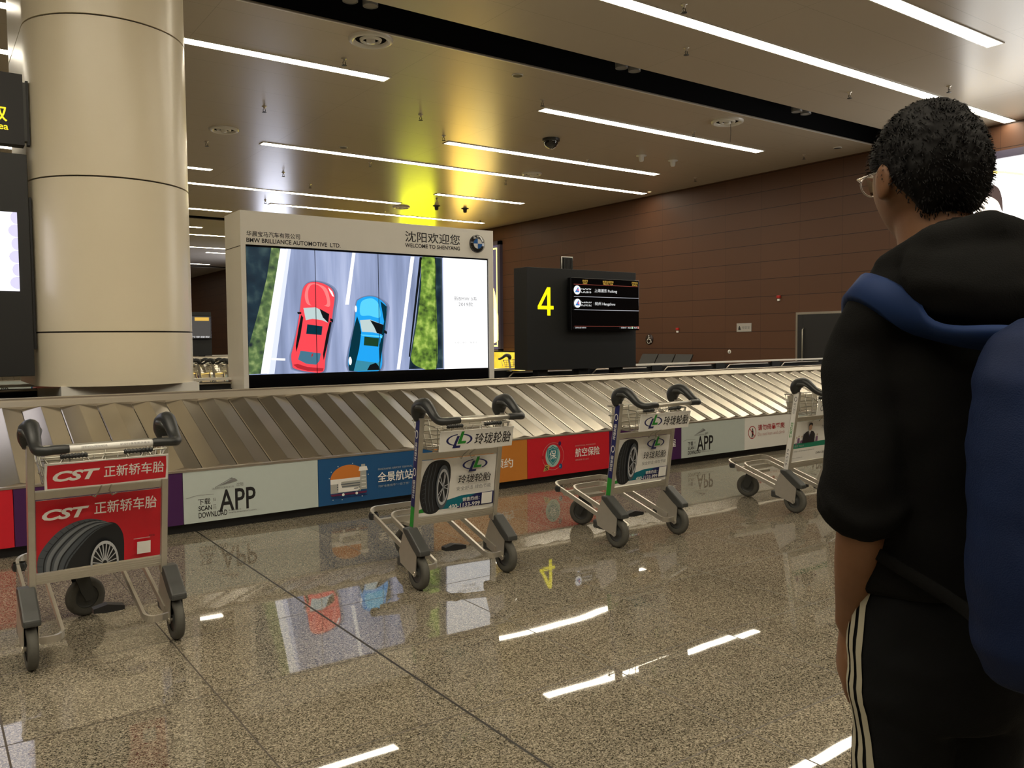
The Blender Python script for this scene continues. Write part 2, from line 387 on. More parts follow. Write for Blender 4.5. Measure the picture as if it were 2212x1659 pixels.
# ------------------------------------------------------------------ ceiling lights and fittings
def ceiling_light(Y, x0, x1, label, w=.23):
    r = empty('ceiling_light', ((x0+x1)/2, Y, ZC)); tag(r, label, 'ceiling light', 'linear ceiling lights')
    L = x1-x0; n = max(1, round(L/3.37)); h = MB()
    for s in (-1, 1): h.box((-L/2-.03, s*w/2, -.014), (L/2+.03, s*(w/2+.02), 0), M_WHITEMETAL)
    for s in (-1, 1): h.box((s*(L/2)-(.03 if s < 0 else 0), -w/2, -.014), (s*(L/2)+(.03 if s > 0 else 0), w/2, 0), M_WHITEMETAL)
    h.build('light_trim', r)
    for i in range(n):
        a = -L/2 + L*i/n + .015; b = -L/2 + L*(i+1)/n - .015
        MB().box((a, -w/2, -.01), (b, w/2, -.002), M_STRIP).build('diffuser', r)
    return r
for Y, a, b, lab in [
    (13.37, .2, 6.87, 'long ceiling light strip running right out of the top of the cream column'),
    (13.37, 10.3, 17.07, 'ceiling light strip just below the black slot, ahead of the dome camera'),
    (19.2, 6.64, 18.86, 'longest ceiling light strip crossing the middle of the ceiling'),
    (16.8, 10.15, 16.98, 'ceiling light strip starting at the golden glow, beneath the dome camera'),
    (25.02, 3.2, 13.26, 'ceiling light strip from the column to the yellow glow, above the video wall'),
    (27.4, 9.7, 18.2, 'ceiling light strip lying directly over the top edge of the video wall'),
    (22.8, 13.38, 16.73, 'short ceiling light strip beyond the yellow glow near the brown wall'),
    (22.84, -.2, 6.52, 'ceiling light strip whose short end shows beside the column'),
    (29.7, 5.7, 9.12, 'ceiling light strip ending at the top left corner of the video wall'),
    (34.35, 6.0, 9.37, 'far ceiling light strip, topmost in the gap between column and video wall'),
    (36.7, 7.3, 12.2, 'far ceiling light strip, second from top in the gap beside the video wall'),
    (41.45, 8.2, 14.2, 'far ceiling light strip, third from top in the gap beside the video wall'),
    (43.6, 12.07, 15.4, 'far ceiling light strip, fourth from top, touching the video wall edge'),
    (50.2, 10.6, 14.07, 'far ceiling light strip, lowest in the gap, just above the far slot'),
    (8.55, 5.9, 19.25, 'very long ceiling light strip passing behind the head of the person'),
    (6.48, 7.3, 14.02, 'ceiling light strip nearest to the viewer, ending in the bluish glow'),
    (15.45, -5.2, 1.48, 'ceiling light strip whose end shows left of the column over the hanging sign'),
    (4.6, -7.5, -.8, 'unseen added light strip over the near left part of the hall'),  # strips from here down are unseen, added to light the hall
    (1.5, -4.0, 2.7, 'unseen added light strip over the floor behind the viewer'),
    (3.0, 7.0, 13.7, 'unseen added light strip over the near right part of the hall'),
    (3.2, -4.5, 2.2, 'unseen added light strip straight over the viewer'), (-.2, -6.9, -.2, 'unseen added light strip over the floor behind the viewer, second row, left half'), (-2.6, .5, 7.2, 'unseen added light strip behind the viewer, between second and third row'), (-5.6, -3.0, 3.7, 'unseen added light strip behind the viewer, last row'),
    (-1.2, .5, 7.2, 'unseen added light strip over the floor behind the viewer, second row'), (-4.0, -6.0, .7, 'unseen added light strip over the floor behind the viewer, third row'), (-4.0, 2.0, 8.7, 'unseen added light strip behind the viewer, third row, right half'),
    (56.5, 4.6, 11.3, 'added fill strip far down the hall, hidden behind the column'), (62.0, 6.0, 12.7, 'farthest added fill strip, hidden behind the column'),  # hidden strips added to brighten the far brown wall
    (17.5, -8.0, -1.3, 'unseen added light strip over the far left part of the hall')]:
    ceiling_light(Y, a, b, lab)

def ceil_thing(name, x, y, label, cat, group=None):
    return tag(empty(name, (x, y, ZC)), label, cat, group)
for x, y, r, lab in [(5.79, 11.77, .34, 'large round air diffuser beside the black slot above the column'), (5.54, 18.41, .31, 'round air diffuser close to the column, mid ceiling'),
                     (13.65, 25.63, .3, 'round air diffuser in the brightest yellow glow'), (13.99, 18.62, .28, 'round air diffuser beyond the dome camera between two strips'),
                     (14.14, 11.92, .34, 'round air diffuser with a dangling thread beside the black slot')]:
    d = ceil_thing('air_diffuser', x, y, lab, 'air vent', 'round air diffusers')
    MB().lathe([(r, 0), (r*.98, -.03), (r*.86, -.05), (r*.74, -.03), (r*.7, .0)], M_WHITEMETAL, n=32).build('outer_ring', d)
    MB().lathe([(r*.69, -.002), (.001, -.002)], M_SLOT, n=32).build('throat', d)
    MB().lathe([(r*.5, -.006), (r*.47, -.03), (r*.4, -.04), (r*.36, -.006)], M_WHITEMETAL, n=28).build('inner_ring', d)
    MB().lathe([(r*.2, -.006), (r*.2, -.06), (.001, -.07)], M_WHITEMETAL, n=20).build('core', d)
    if 'thread' in lab: MB().tube([(.1, 0, -.01), (.11, 0, -.2), (.1, .01, -.42)], .006, M_DARKPL, n=5).build('thread', d)
for x, y, lab in [(8.65, 11.91, 'small round ceiling speaker beside the black slot'), (8.37, 18.56, 'small round ceiling speaker over the longest light strip'), (18.32, 12.06, 'small round ceiling speaker near the brown wall')]:
    d = ceil_thing('ceiling_speaker', x, y, lab, 'speaker', 'round ceiling speakers')
    MB().lathe([(.1, 0), (.1, -.012), (.085, -.016)], M_WHITEMETAL, n=24).build('rim', d); MB().lathe([(.086, -.012), (.001, -.012)], M_DARKPL, n=24).build('grille', d)
SPR = [(5.81,12.79),(5.67,16.22),(5.54,19.72),(8.5,15.07),(9.77,16.29),(8.23,22.16),(9.48,23.39),(9.31,26.74),(9.63,19.73),(9.93,12.87),(13.8,23.49),(13.62,26.84),(17.76,26.99),(13.97,19.87),(14.12,16.42),(8.76,8.15),(10.07,9.32),(14.41,9.25),(14.21,12.93),(18.29,12.98),(18.22,16.51),(15.6,8.0)]
sp0 = None
for x, y in SPR:
    if sp0 is None:
        sp0 = s = ceil_thing('sprinkler', x, y, 'small brass sprinkler head hanging from the ceiling sheets', 'sprinkler', 'ceiling sprinklers')
        MB().lathe([(.045, 0), (.045, -.008), (.02, -.012), (.018, -.05), (.001, -.05)], M_STEEL, n=14).build('pipe', s)
        f = MB().lathe([(.001, -.12), (.04, -.118), (.045, -.112), (.001, -.108)], M_DARKPL, n=14)
        for k in (-1, 1): f.tube([(k*.016, 0, -.05), (k*.026, 0, -.08), (k*.006, 0, -.112)], .006, M_DARKPL, n=5)
        f.build('deflector', s)
    else: s = copy_tree(sp0); s.location = (x, y, ZC)
for x, y, lab, m in [(14.93, 15.31, 'white cone smoke detector, first of the pair near the dome camera', M_WHITE), (16.03, 15.29, 'white cone smoke detector, the one of the pair closer to the wall', M_WHITE),
                     (14.55, 24.79, 'dark dome smoke detector, first of the pair past the yellow glow', M_DARKPL), (15.67, 24.75, 'dark dome smoke detector, the one of the dark pair closer to the wall', M_DARKPL)]:
    tag(MB().lathe([(.13, 0), (.13, -.015), (.07, -.03), (.06, -.12), (.045, -.15), (.001, -.15)], m, n=20).build('smoke_detector', loc=(x, y, ZC)), lab, 'detector', 'smoke detectors')
d = ceil_thing('dome_camera', 11.97, 15.2, 'black glass dome security camera hanging under the ceiling', 'security camera')
MB().lathe([(.2, 0), (.2, -.05), (.19, -.06), (.165, -.06)], M_DARKPL, n=28).build('mount', d)
MB().lathe([(.165*math.cos(t*PI/20), -.06-.165*math.sin(t*PI/20)) for t in range(11)], mat('smoked dome', (.02, .02, .02), rough=.06, spec=.8), n=28).build('dome', d)
for pi, (x, y) in enumerate([(5.26, 11.0), (10.4, 11.0), (15.42, 11.02)]):
    where = ('above the column', 'over the dome camera', 'near the brown wall')[pi]
    for s in (-1, 1):
        d = tag(empty('downlight', (x+s*.155, y, ZC+.16)), 'unlit round spot in the black slot %s, %s of its pair' % (where, 'first' if s < 0 else 'second'), 'downlight', 'slot downlights')
        MB().lathe([(.11, .12), (.11, 0), (.095, -.004), (.09, .0)], mat('grey spot ring', (.2, .2, .2), rough=.35), n=22).build('rim', d); MB().lathe([(.09, .002), (.001, .002)], mat('unlit lens', (.3, .29, .27), rough=.2), n=22).build('lens', d)
# the wall washer that lights one patch of the brown wall
d = ceil_thing('wall_washer', 18.75, 18.87, 'small lit downlight close to the brown wall at the ceiling edge', 'downlight')
MB().lathe([(.07, 0), (.07, -.012), (.055, -.014), (.05, -.004)], M_WHITEMETAL, n=18).build('rim', d)
MB().lathe([(.05, -.006), (.001, -.006)], mat('warm lit lens', (.5, .4, .3), emit=(1, .62, .3), power=4), n=18).build('lens', d)
sl = bpy.data.lights.new('wall_washer_beam', 'SPOT'); sl.energy = 55; sl.color = (1, .6, .3); sl.spot_size = 1.15; sl.spot_blend = .9; sl.shadow_soft_size = .04
so = bpy.data.objects.new('wall_washer_beam', sl); COL.objects.link(so); so.location = (18.75, 18.87, ZC-.03); so.rotation_euler = (0, .22, 0)

# ------------------------------------------------------------------ fittings on the brown wall
def wprint(mb, y, z): return Print(mb, (XW-.012, y, z), (0, -1, 0), (0, 0, 1), (-1, 0, 0))
m = MB().lathe([(.001, 0), (.17, 0), (.17, .012), (.001, .012)], mat('dark brown disc', (.02, .008, .008), rough=.4), org=(XW-.014, 19.42, 1.4), axis='x', n=32)
p = Print(m, (XW-.015, 19.42, 1.4), (0, -1, 0), (0, 0, 1), (-1, 0, 0))
p.disc(-.02, .125, .02, .02, M_WHITE).line([(-.02, .1), (-.015, .0), (.06, .0), (.09, -.09), (.11, -.085)], .022, M_WHITE).ring(-.02, -.05, .085, .085, .016, M_WHITE, t0=1.9, t1=5.9).line([(-.018, .05), (.045, .05)], .014, M_WHITE)
tag(m.build('wheelchair_sign'), 'round dark wheelchair symbol sign on the brown wall', 'sign')
for y, z, lab in [(18.18, 1.68, 'small red fire alarm box with white button right of the wheelchair sign'), (14.44, 2.5, 'small red fire alarm beacon high on the wall near the dark door')]:
    r = tag(empty('fire_alarm', (XW, y, z)), lab, 'fire alarm')
    MB().box((-.05, -.055, .0), (0, .055, .075), mat('alarm red', (.45, .02, .015), rough=.35)).build('housing', r, bevel=.008); MB().box((-.04, -.035, -.075), (0, .035, -.02), M_WHITE).build('button_plate', r)
m = MB().box((XW-.02, 15.36, 1.6), (XW, 15.88, 1.84), mat('silver plate', (.5, .48, .45), rough=.4, metal=.3)); p = Print(m, (XW-.02, 15.88, 1.6), (0, -1, 0), (0, 0, 1), (-1, 0, 0))
p.disc(.1, .15, .02, .02, M_INK).poly([(.07, .13), (.13, .13), (.15, .05), (.06, .05)], M_INK).text('母婴室', .19, .07, .47, .16, M_SMALLINK)
tag(m.build('nursery_sign'), 'small silver rectangular sign with dark lettering on the brown wall', 'sign')
m = MB().lathe([(.001, 0), (.06, 0), (.06, .01), (.001, .01)], M_CARD, org=(XW-.012, 16.15, 1.02), axis='x', n=20); p = Print(m, (XW-.013, 16.15, 1.02), (0, -1, 0), (0, 0, 1), (-1, 0, 0)); p.rect(-.01, -.035, .012, .035, M_INK)
tag(m.build('number_plate'), 'tiny round white plate low on the brown wall', 'sign')

def lightbox(name, x, y0, y1, z0, z1, label, art):
    r = tag(empty(name, (x, (y0+y1)/2, (z0+z1)/2)), label, 'lightbox')
    f = MB(); W2, H2 = (y1-y0)/2, (z1-z0)/2; fm = mat('purple grey frame', (.09, .08, .13), rough=.4)
    for s in (-1, 1):
        f.box((-.14, min(s*W2, s*(W2-.16)), -H2), (0, max(s*W2, s*(W2-.16)), H2), fm); f.box((-.14, -W2, min(s*H2, s*(H2-.16))), (0, W2, max(s*H2, s*(H2-.16))), fm)
    f.build('frame', r); q = MB(); art(q, W2-.16, H2-.16); q.build('lit_face', r); return r
E_GOLD = mat('lit gold', (0, 0, 0), emit=(1, .62, .1), power=7.); E_YEL = mat('lit yellow', (0, 0, 0), emit=(.9, .95, .0), power=9.); E_CREAM = mat('lit cream', (0, 0, 0), emit=(1, .8, .3), power=4.)
E_BLUEW = mat('lit bluish white', (0, 0, 0), emit=(.78, .82, 1), power=5.); E_PURP = mat('lit dusk purple', (0, 0, 0), emit=(.16, .13, .2), power=.7); E_NEON = mat('lit neon yellow', (0, 0, 0), emit=(1, .85, .2), power=2.2)
E_WH = mat('lit white', (0, 0, 0), emit=(1, .98, .94), power=3.0); E_HAIR = mat('lit picture dark hair', (0, 0, 0), emit=(.09, .055, .05), power=1.); E_SKIN = mat('lit picture skin', (0, 0, 0), emit=(1., .86, .72), power=1.6)
def art_gold(q, w, h):
    q.box((-.06, -w, -h), (-.05, w, h), E_PURP); p = Print(q, (-.06, w, -h), (0, -1, 0), (0, 0, 1), (-1, 0, 0), box=(0, 0, 2*w, 2*h), step=.002)
    p.poly([(.3, .3), (2*w-.2, .3), (2*w-.18, 1.6), (2*w-.5, 2.6), (2.2, 3.4), (1.2, 3.8), (.4, 3.2)], E_GOLD, smooth=True).poly([(1.8, .3), (2*w-.3, .3), (2*w-.22, 1.4), (2.6, 2.2), (2.0, 1.4)], E_CREAM, smooth=True)
    for a in (.14, 2*w-.2): p.rect(a, .1, a+.06, 2*h-.1, E_NEON)
    for b in (.1, 2*h-.16): p.rect(.14, b, 2*w-.14, b+.06, E_NEON)
lightbox('advert_lightbox', XW, 27.7, 31.8, .9, 5.42, 'tall lit advert with yellow neon outline behind the edge of the video wall', art_gold)
lightbox('advert_lightbox', XW, 32.7, 37.3, .9, 5.42, 'bright yellow lit advert hidden behind the video wall that tints the ceiling', lambda q, w, h: (q.box((-.06, -w, .55), (-.05, w-1.0, h), E_YEL), q.box((-.06, -w, -h), (-.05, w, .55), mat('lit olive', (0, 0, 0), emit=(.62, .56, .2), power=1.)), q.box((-.06, w-1., .55), (-.05, w, h), mat('lit olive', 0))))
lightbox('advert_lightbox', 15.85, 41.5, 46.5, .9, 5.42, 'bluish white lit advert hidden behind the video wall', lambda q, w, h: q.box((-.06, -w, -h), (-.05, w, h), E_BLUEW))
def art_woman(q, w, h):
    q.box((-.06, -w, -h), (-.05, w, h), E_WH); p = Print(q, (-.06, w, -h), (0, -1, 0), (0, 0, 1), (-1, 0, 0), box=(0, 0, 2*w, 2*h), step=.002)
    cx, cy = .56, 1.9   # face and hair of the pictured woman
    p.poly([(cx-.24, cy-.12), (cx-.2, cy+.22), (cx, cy+.38), (cx+.2, cy+.3), (cx+.28, cy-.0), (cx+.2, cy-.5), (cx, cy-.62), (cx-.16, cy-.45)], E_SKIN, smooth=True)
    p.poly([(cx-.3, cy+.02), (cx-.24, cy+.32), (cx-.02, cy+.5), (cx+.2, cy+.44), (cx+.3, cy+.2), (cx+.32, cy-.12), (cx+.22, cy+.12), (cx+.02, cy+.26), (cx-.14, cy+.2)], E_HAIR, smooth=True)
    p.line([(.0, 2*h-.16), (.9, 2*h-.3), (2., 2*h-.62)], .05, E_GOLD)
lightbox('advert_lightbox', XW, 4.6, 9.7, 2.15, 5.4, 'glaring white lit advert with a dark haired woman behind the person', art_woman)
# low yellow lit counter front by the wall, behind far trolleys
r = tag(empty('lit_counter', (18.7, 27.7, 0)), 'low bright yellow lit panel seen between the video wall and the number sign', 'lightbox')
world(MB().box((18.6, 25.6, 0), (18.9, 29.6, .25), M_GREY).box((18.6, 25.6, .95), (18.9, 29.6, 1.0), M_GREY), 'case', r)
ym = mat('lit amber', (0, 0, 0), rough=.4); k = NB(ym); tc = k.n('TexCoord'); k.l(k.ramp(k.noise(tc.outputs['Object'], 1.6, 4), [(.3, (.9, .5, .03)), (.55, (1, .72, .06)), (.8, (1, .9, .4))]), k.b.inputs['Emission Color']); k.b.inputs['Emission Strength'].default_value = 1.1
world(MB().box((18.62, 25.65, .25), (18.88, 29.55, .95), ym), 'lit_face', r)

# waiting benches in front of the wall
def bench(y0, n, label):
    r = tag(empty('waiting_bench', (18.5, y0, 0)), label, 'bench'); w = .72
    for i in range(n):
        b = -i*w
        MB().prism([(-.02, .44), (.03, .42), (.34, .93), (.30, .95)], w-.04, M_GREY, org=(0, b-w+.02, 0), u=(1, 0, 0), v=(0, 0, 1), w=(0, 1, 0)).build('backrest', r, bevel=.01)
        MB().box((-.5, b-w+.02, .41), (0, b-.02, .46), M_GREY).build('seat', r, bevel=.012)
    f = MB().box((-.25, -n*w, .34), (-.17, 0, .4), M_STEEL)
    for yy in (-.3, -n*w+.3): f.box((-.24, yy-.03, .04), (-.18, yy+.03, .36), M_STEEL); f.box((-.5, yy-.03, 0), (.05, yy+.03, .04), M_STEEL)
    f.build('bench_frame', r)
bench(19.25, 3, 'dark grey three seat bench below the wheelchair sign')
bench(22.2, 3, 'dark grey bench half hidden behind the number sign')

# ------------------------------------------------------------------ baggage carousel
def art_app(p):
    p.text('APP', .257, .06, .536, .225, M_INK, bold=.012).text('下载', .104, .128, .194, .176, M_INK, bold=.01)
    for i, c in enumerate('扫一扫'):
        p.text(c, .212, .148-.031*i, .235, .172-.031*i if c != '一' else .152-.031*i, M_SMALLINK)
    p.text('SCAN', .106, .086, .203, .122, M_INK, bold=.015).text('DOWNLOAD', .106, .032, .316, .074, M_INK, bold=.012)
    p.text('首页 航班查询', .325, .058, .42, .07, M_SMALLINK).text('www.tnairport.com', .325, .036, .537, .054, M_SMALLINK)
    p.poly([(.25, .255), (.36, .3), (.33, .31), (.38, .303), (.4, .285)], M_SMALLINK).line([(.23, .25), (.36, .312)], .004, M_SMALLINK).text('沈阳桃仙国际机场', .205, .235, .37, .25, M_SMALLINK).text('沈阳', .385, .24, .44, .268, M_SMALLINK)
    p.line([(.02, .19), (.1, .205), (.22, .2)], .0025, M_SMALLINK)
M_ORANGE = mat('sunset orange print', (.62, .2, .035), rough=.4); M_BLUE = mat('deep blue print', (.012, .085, .23), rough=.4, var=.04); M_PURPLE = mat('deep purple print', (.06, .012, .085), rough=.4, var=.05)
M_PALE = mat('pale mint board', (.52, .58, .55), rough=.4, var=.03); M_AMBER = mat('amber print', (.55, .2, .03), rough=.4, var=.04); M_TEALD = mat('shield teal', (.02, .2, .23), rough=.4); M_TEALL = mat('shield pale teal', (.35, .55, .5), rough=.4); M_NOGO = mat('crimson print', (.42, .012, .02), rough=.45); M_PINK = mat('faded pink print', (.6, .38, .36), rough=.5); M_GREYP = mat('stone grey print', (.42, .42, .38), rough=.4); M_STEELP = mat('slate print', (.12, .14, .17), rough=.4); M_GOLDP = mat('gold print', (.5, .36, .1), rough=.4)
def art_terminal(p):
    p.disc(.265, .2, .16, .115, M_ORANGE, t0=0, t1=PI).rect(.105, .09, .375, .185, M_GREYP).rect(.105, .165, .2, .205, M_WHITE).rect(.2, .18, .375, .205, M_WHITE)
    for b in (.115, .135, .155): p.rect(.16, b, .37, b+.008, M_STEELP)
    p.poly([(.365, .1), (.43, .1), (.425, .255), (.37, .255)], M_GREYP).poly([(.355, .255), (.44, .255), (.43, .29), (.365, .29)], M_WHITE).rect(.38, .29, .415, .31, M_GREYP)
    for b in (.12, .15, .18, .21): p.rect(.38, b, .42, b+.006, M_WHITE)
    p.poly([(.17, .19), (.185, .185), (.205, .13), (.35, .125), (.365, .11), (.34, .095), (.17, .095)], M_WHITE).rect(.31, .112, .35, .12, M_STEELP).poly([(.1, .085), (.43, .085), (.42, .068), (.11, .068)], mat('plum print', (.12, .02, .07), rough=.4)).rect(.1, .05, .43, .055, M_NAVY)
    for a, b in ((.11, .27), (.17, .31), (.3, .325), (.44, .22), (.12, .04), (.2, .035), (.38, .045), (.09, .22)): p.disc(a, b, .004, .004, M_WHITE, n=8)
    for a in (.21, .33): p.disc(a, .075, .012, .012, M_WHITE, n=12)
    p.text('全景航站楼', .525, .14, .95, .226, M_WHITE, bold=.012).text('PANORAMIC AIRPORT TERMINAL', .53, .244, .86, .26, M_GREYP).text('720°全景找寻“一目了然”', .53, .098, .83, .118, M_GREYP)
def art_insure(p):
    p.ring(.32, .19, .135, .135, .003, M_PINK); p.disc(.315, .195, .092, .11, M_TEALL)
    sh = lambda k: [(.315+k*a, .2+k*b) for a, b in ((-.07, .07), (-.03, .075), (0, .095), (.03, .075), (.07, .07), (.07, .0), (.05, -.05), (0, -.1), (-.05, -.05), (-.07, .0))]
    p.poly(sh(1.0), M_TEALD).poly(sh(.86), M_TEALL).poly(sh(.78), M_TEALD).text('保', .272, .16, .358, .25, M_WHITE, bold=.008)
    p.poly([(.19, .05), (.26, .06), (.275, .11), (.22, .115)], M_GOLDP).text('S', .215, .06, .25, .1, M_INK, bold=.02).disc(.41, .085, .022, .026, M_BLUE).disc(.40, .31, .018, .022, M_PURPLE).disc(.185, .19, .016, .018, M_NOGO).disc(.4, .085, .008, .01, M_TEALL)
    p.text('航空保险', .6, .155, .93, .245, M_WHITE, bold=.012).text('AVIATIONAL INSURANCE', .6, .262, .87, .275, M_PINK).text('保险保障 安心出行', .6, .118, .78, .135, M_PINK)
def art_noclimb(p):
    p.ring(.145, .2, .075, .078, .01, M_NOGO).disc(.15, .238, .011, .012, M_INK, n=12).poly([(.138, .225), (.165, .225), (.168, .18), (.16, .14), (.15, .14), (.15, .175), (.14, .14), (.128, .14), (.138, .18)], M_INK).line([(.12, .205), (.14, .215)], .007, M_INK).line([(.092, .252), (.198, .148)], .009, M_NOGO)
    p.text('请勿倚靠攀爬', .25, .215, .78, .285, M_NOGO, bold=.01).text('Do not lean and climb', .25, .15, .78, .19, M_PINK)
BX = [-4.85, -3.8, -2.75, -1.66, -.58, .47, 1.537, 2.585, 3.66, 4.71, 5.78, 6.87, 7.97, 9.05, 10.1, 11.15, 12.2, 13.25, 14.3, 15.65]
PANELS = [(M_PALE, art_app, 'pale mint app panel'), (M_BLUE, art_terminal, 'blue panel with airport drawing'), (M_AMBER, None, 'amber panel'), (M_RED, None, 'plain red panel'), (M_RED, None, 'plain red panel at the near end'), (M_PURPLE, None, 'plain purple panel'),
          (M_PALE, art_app, 'pale mint panel lettered APP'), (M_BLUE, art_terminal, 'blue panel with airport terminal drawing'), (M_AMBER, lambda p: p.text('预约', .66, .13, .88, .22, M_WHITE, bold=.012), 'amber panel with white lettering'), (M_RED, art_insure, 'red panel with shield drawing'),
          (M_PURPLE, lambda p: p.text('行程', .78, .14, 1.0, .23, M_WHITE, bold=.012), 'purple panel'), (M_PALE, art_app, 'pale mint panel lettered APP'), (M_CARD, art_noclimb, 'white panel with red no climbing sign'), (M_PALE, art_app, 'pale mint panel'), (M_BLUE, art_terminal, 'blue panel'), (M_AMBER, None, 'amber panel'), (M_RED, art_insure, 'red panel'), (M_PURPLE, None, 'purple panel'), (M_PALE, art_app, 'pale mint panel')]
PITCH = .262; SL = .47/1.1     # rise of the sloped belt
slat_m = {}
def slat_mesh(x0=0.):
    mb = MB(); p = PITCH; sec = [(-.003, -.012), (-.003, .004), (.004, .007), (p*.47, .027), (p*.49, .027), (p*.974, .0), (p*.974, -.012)]
    rows = [0, .16, .5, .84, 1.0]; vs = []
    for t in rows:
        for a, h in sec: vs.append((a, .04+1.08*t, .462+1.08*t*SL+h))
    k = len(sec); fs = [(j*k+i, j*k+(i+1) % k, (j+1)*k+(i+1) % k, (j+1)*k+i) for j in range(len(rows)-1) for i in range(k)]
    fs += [tuple(range(k))[::-1], tuple((len(rows)-1)*k+i for i in range(k))]
    mb.add(vs, [f[::-1] for f in fs], M_BELT); return mb
def carousel(loc, rz, label):
    r = empty('baggage_carousel', loc, rz); tag(r, label, 'baggage carousel')
    x0, x1 = -5.85, 14.6
    k = MB(); k.box((x0, .07, 0), (x1, .12, .47), M_BLACK); k.box((x0, .12, 0), (x1, 1.12, .42), M_SLOT); k.box((x0, 1.05, .42), (x1, 1.1, .86), M_SLOT)
    # rounded end: black skirt
    for i in range(14):
        a0, a1 = PI*i/14, PI*(i+1)/14; cy = 2.31
        q = lambda R, a, z: (x1+R*math.sin(a), cy-R*math.cos(a), z)
        k.add([q(2.24, a0, 0), q(2.24, a1, 0), q(2.24, a1, .47), q(2.24, a0, .47)], [(0, 1, 2, 3)], M_BLACK)
    k.build('kick_plate', r)
    t = MB(); t.box((x0, -.004, .458), (x1, .05, .472), M_STEEL)
    t.tube([(x0, 1.17, .975), (x1, 1.17, .975)] + [(x1+1.14*math.sin(a), 2.31-1.14*math.cos(a), .975) for a in [PI*i/12 for i in range(1, 12)]] + [(x1, 3.45, .975)], 1, M_STEEL, sec=[(-.02, -.012), (.05, -.012), (.05, .01), (-.02, .01)], smooth=False)
    t.prism([(1.055, .925), (1.1, .96), (1.15, .99), (1.16, .95), (1.08, .89)], x1-x0, M_BAND, org=(x0, 0, 0), u=(0, 1, 0), v=(0, 0, 1), w=(1, 0, 0))
    for i in range(16):
        a0, a1 = PI*i/16, PI*(i+1)/16; q = lambda R, a, z: (x1+R*math.sin(a), 2.31-R*math.cos(a), z)
        t.add([q(1.29, a0, .915), q(1.29, a1, .915), q(1.17, a1, .985), q(1.17, a0, .985)], [(0, 1, 2, 3)], M_BAND)
    t.build('edge_trim', r)
    s0 = None
    n = int((x1-x0)/PITCH)
    for i in range(n):
        if s0 is None: s = s0 = slat_mesh().build('slat', r)
        else: s = s0.copy(); COL.objects.link(s); s.parent = r
        s.location.x = x0+i*PITCH
    for i in range(16):                                          # fanned slats round the end
        a0, a1 = PI*i/16, PI*(i+1.06)/16; mb = MB(); vs = []
        for a, h in ((a0, .007), ((a0+a1)/2, .032), (a1, .0)):
            for R, z in ((2.27, .462), (1.19, .462+1.08*SL)): vs.append((x1+R*math.sin(a), 2.31-R*math.cos(a), z+h))
        mb.add(vs, [(0, 2, 3, 1), (2, 4, 5, 3)], M_BELT); mb.build('slat', r)
    for i, (m, art, lab) in enumerate(PANELS):
        a, b = BX[i]-1, BX[i+1]-1
        if a > x1-.1: break
        mb = MB().box((a+.002, 0, .075), (min(b, x1)-.002, .07, .458), m); p = Print(mb, (a, 0, .075), (1, 0, 0), (0, 0, 1), (0, -1, 0))
        if art and b <= x1+.2: art(p)
        tag(mb.build('advert_panel', r), lab)
    # black inner rim of the far side and top rail, its reflected shine put in as pale colour
    f = MB(); y = 3.5; f.box((x0, y, .3), (x1, y+.06, .95), M_BLACK); f.box((x0, y-.05, .84), (x1, y, .875), M_GREY)
    g = MB().box((x0, y-.03, .97), (x1, y+.09, .998), M_WHITEMETAL)
    xx = x0+.4
    while xx < x1-1:
        f.box((xx-.12, y-.03, .6), (xx+.12, y, .965), M_GREY)
        g.tube([(xx+.14, y-.04, .86), (xx+.24, y-.04, .935), (xx+1.35, y-.04, .935)], .012, M_STEEL, n=6)
        xx += 1.62
    f.build('inner_rim', r); g.build('top_rail', r)
    return r
carousel((1, 6.305, 0), .019, 'long stainless steel baggage carousel with advert panels crossing the hall')
c2 = carousel((.8, 25.2, 0), 0., 'distant second baggage carousel behind the cream column')

# ------------------------------------------------------------------ video wall
r = tag(empty('video_wall', (4.65, 9.62, 0)), 'white video wall cabinet showing a red and a blue car on a road', 'video wall')
VX0, VX1, VY = 2.965, 6.36, 9.35
c = MB(); zb = .35
c.box((VX0, VY, 2.5), (VX1, 9.92, 2.875), M_WHITEMETAL); c.box((VX0, VY, zb), (3.02, 9.92, 2.5), M_WHITEMETAL); c.box((6.285, VY, zb), (VX1, 9.92, 2.5), M_WHITEMETAL); c.box((3.02, VY+.1, zb), (6.285, 9.92, 2.5), M_WHITEMETAL); c.box((VX0-.004, VY+.01, 2.478), (3.0, 9.9, 2.484), M_SEAM)
p = Print(c, (3.0, VY, .9), (1, 0, 0), (0, 0, 1), (0, -1, 0))
p.text('华晨宝马汽车有限公司', .032, 1.69, .654, 1.752, M_INK, bold=.012).text('BMW BRILLIANCE AUTOMOTIVE  LTD.', .03, 1.624, 1.156, 1.674, M_INK, bold=.018).text('沈阳欢迎您', 2.027, 1.752, 2.834, 1.885, M_INK, bold=.006).text('WELCOME TO SHENYANG', 2.025, 1.684, 2.833, 1.734, M_INK, bold=.018)
cab = world(c, 'cabinet', r)
L = MB(); p = Print(L, (3.0, VY-.001, .9), (1, 0, 0), (0, 0, 1), (0, -1, 0), step=.0012); cx, cy = 3.098-.0, 1.787
cx = 3.098; RB = mat('emblem blue', (.03, .13, .42), rough=.25, coat=.5); RW = mat('emblem white', (.75, .75, .73), rough=.25, coat=.5); RS = mat('emblem silver', (.6, .6, .6), rough=.2, metal=.9)
L.lathe([(.001, -.02), (.105, -.018), (.117, 0), (.117, .01)], mat('emblem black', (.01, .01, .012), rough=.2, coat=.6), org=(3+cx, VY, .9+cy), axis='y', n=36)
p = Print(L, (3.0, VY-.021, .9), (1, 0, 0), (0, 0, 1), (0, -1, 0), step=.0012)
p.ring(cx, cy, .116, .116, .005, RS).ring(cx, cy, .07, .07, .005, RS)
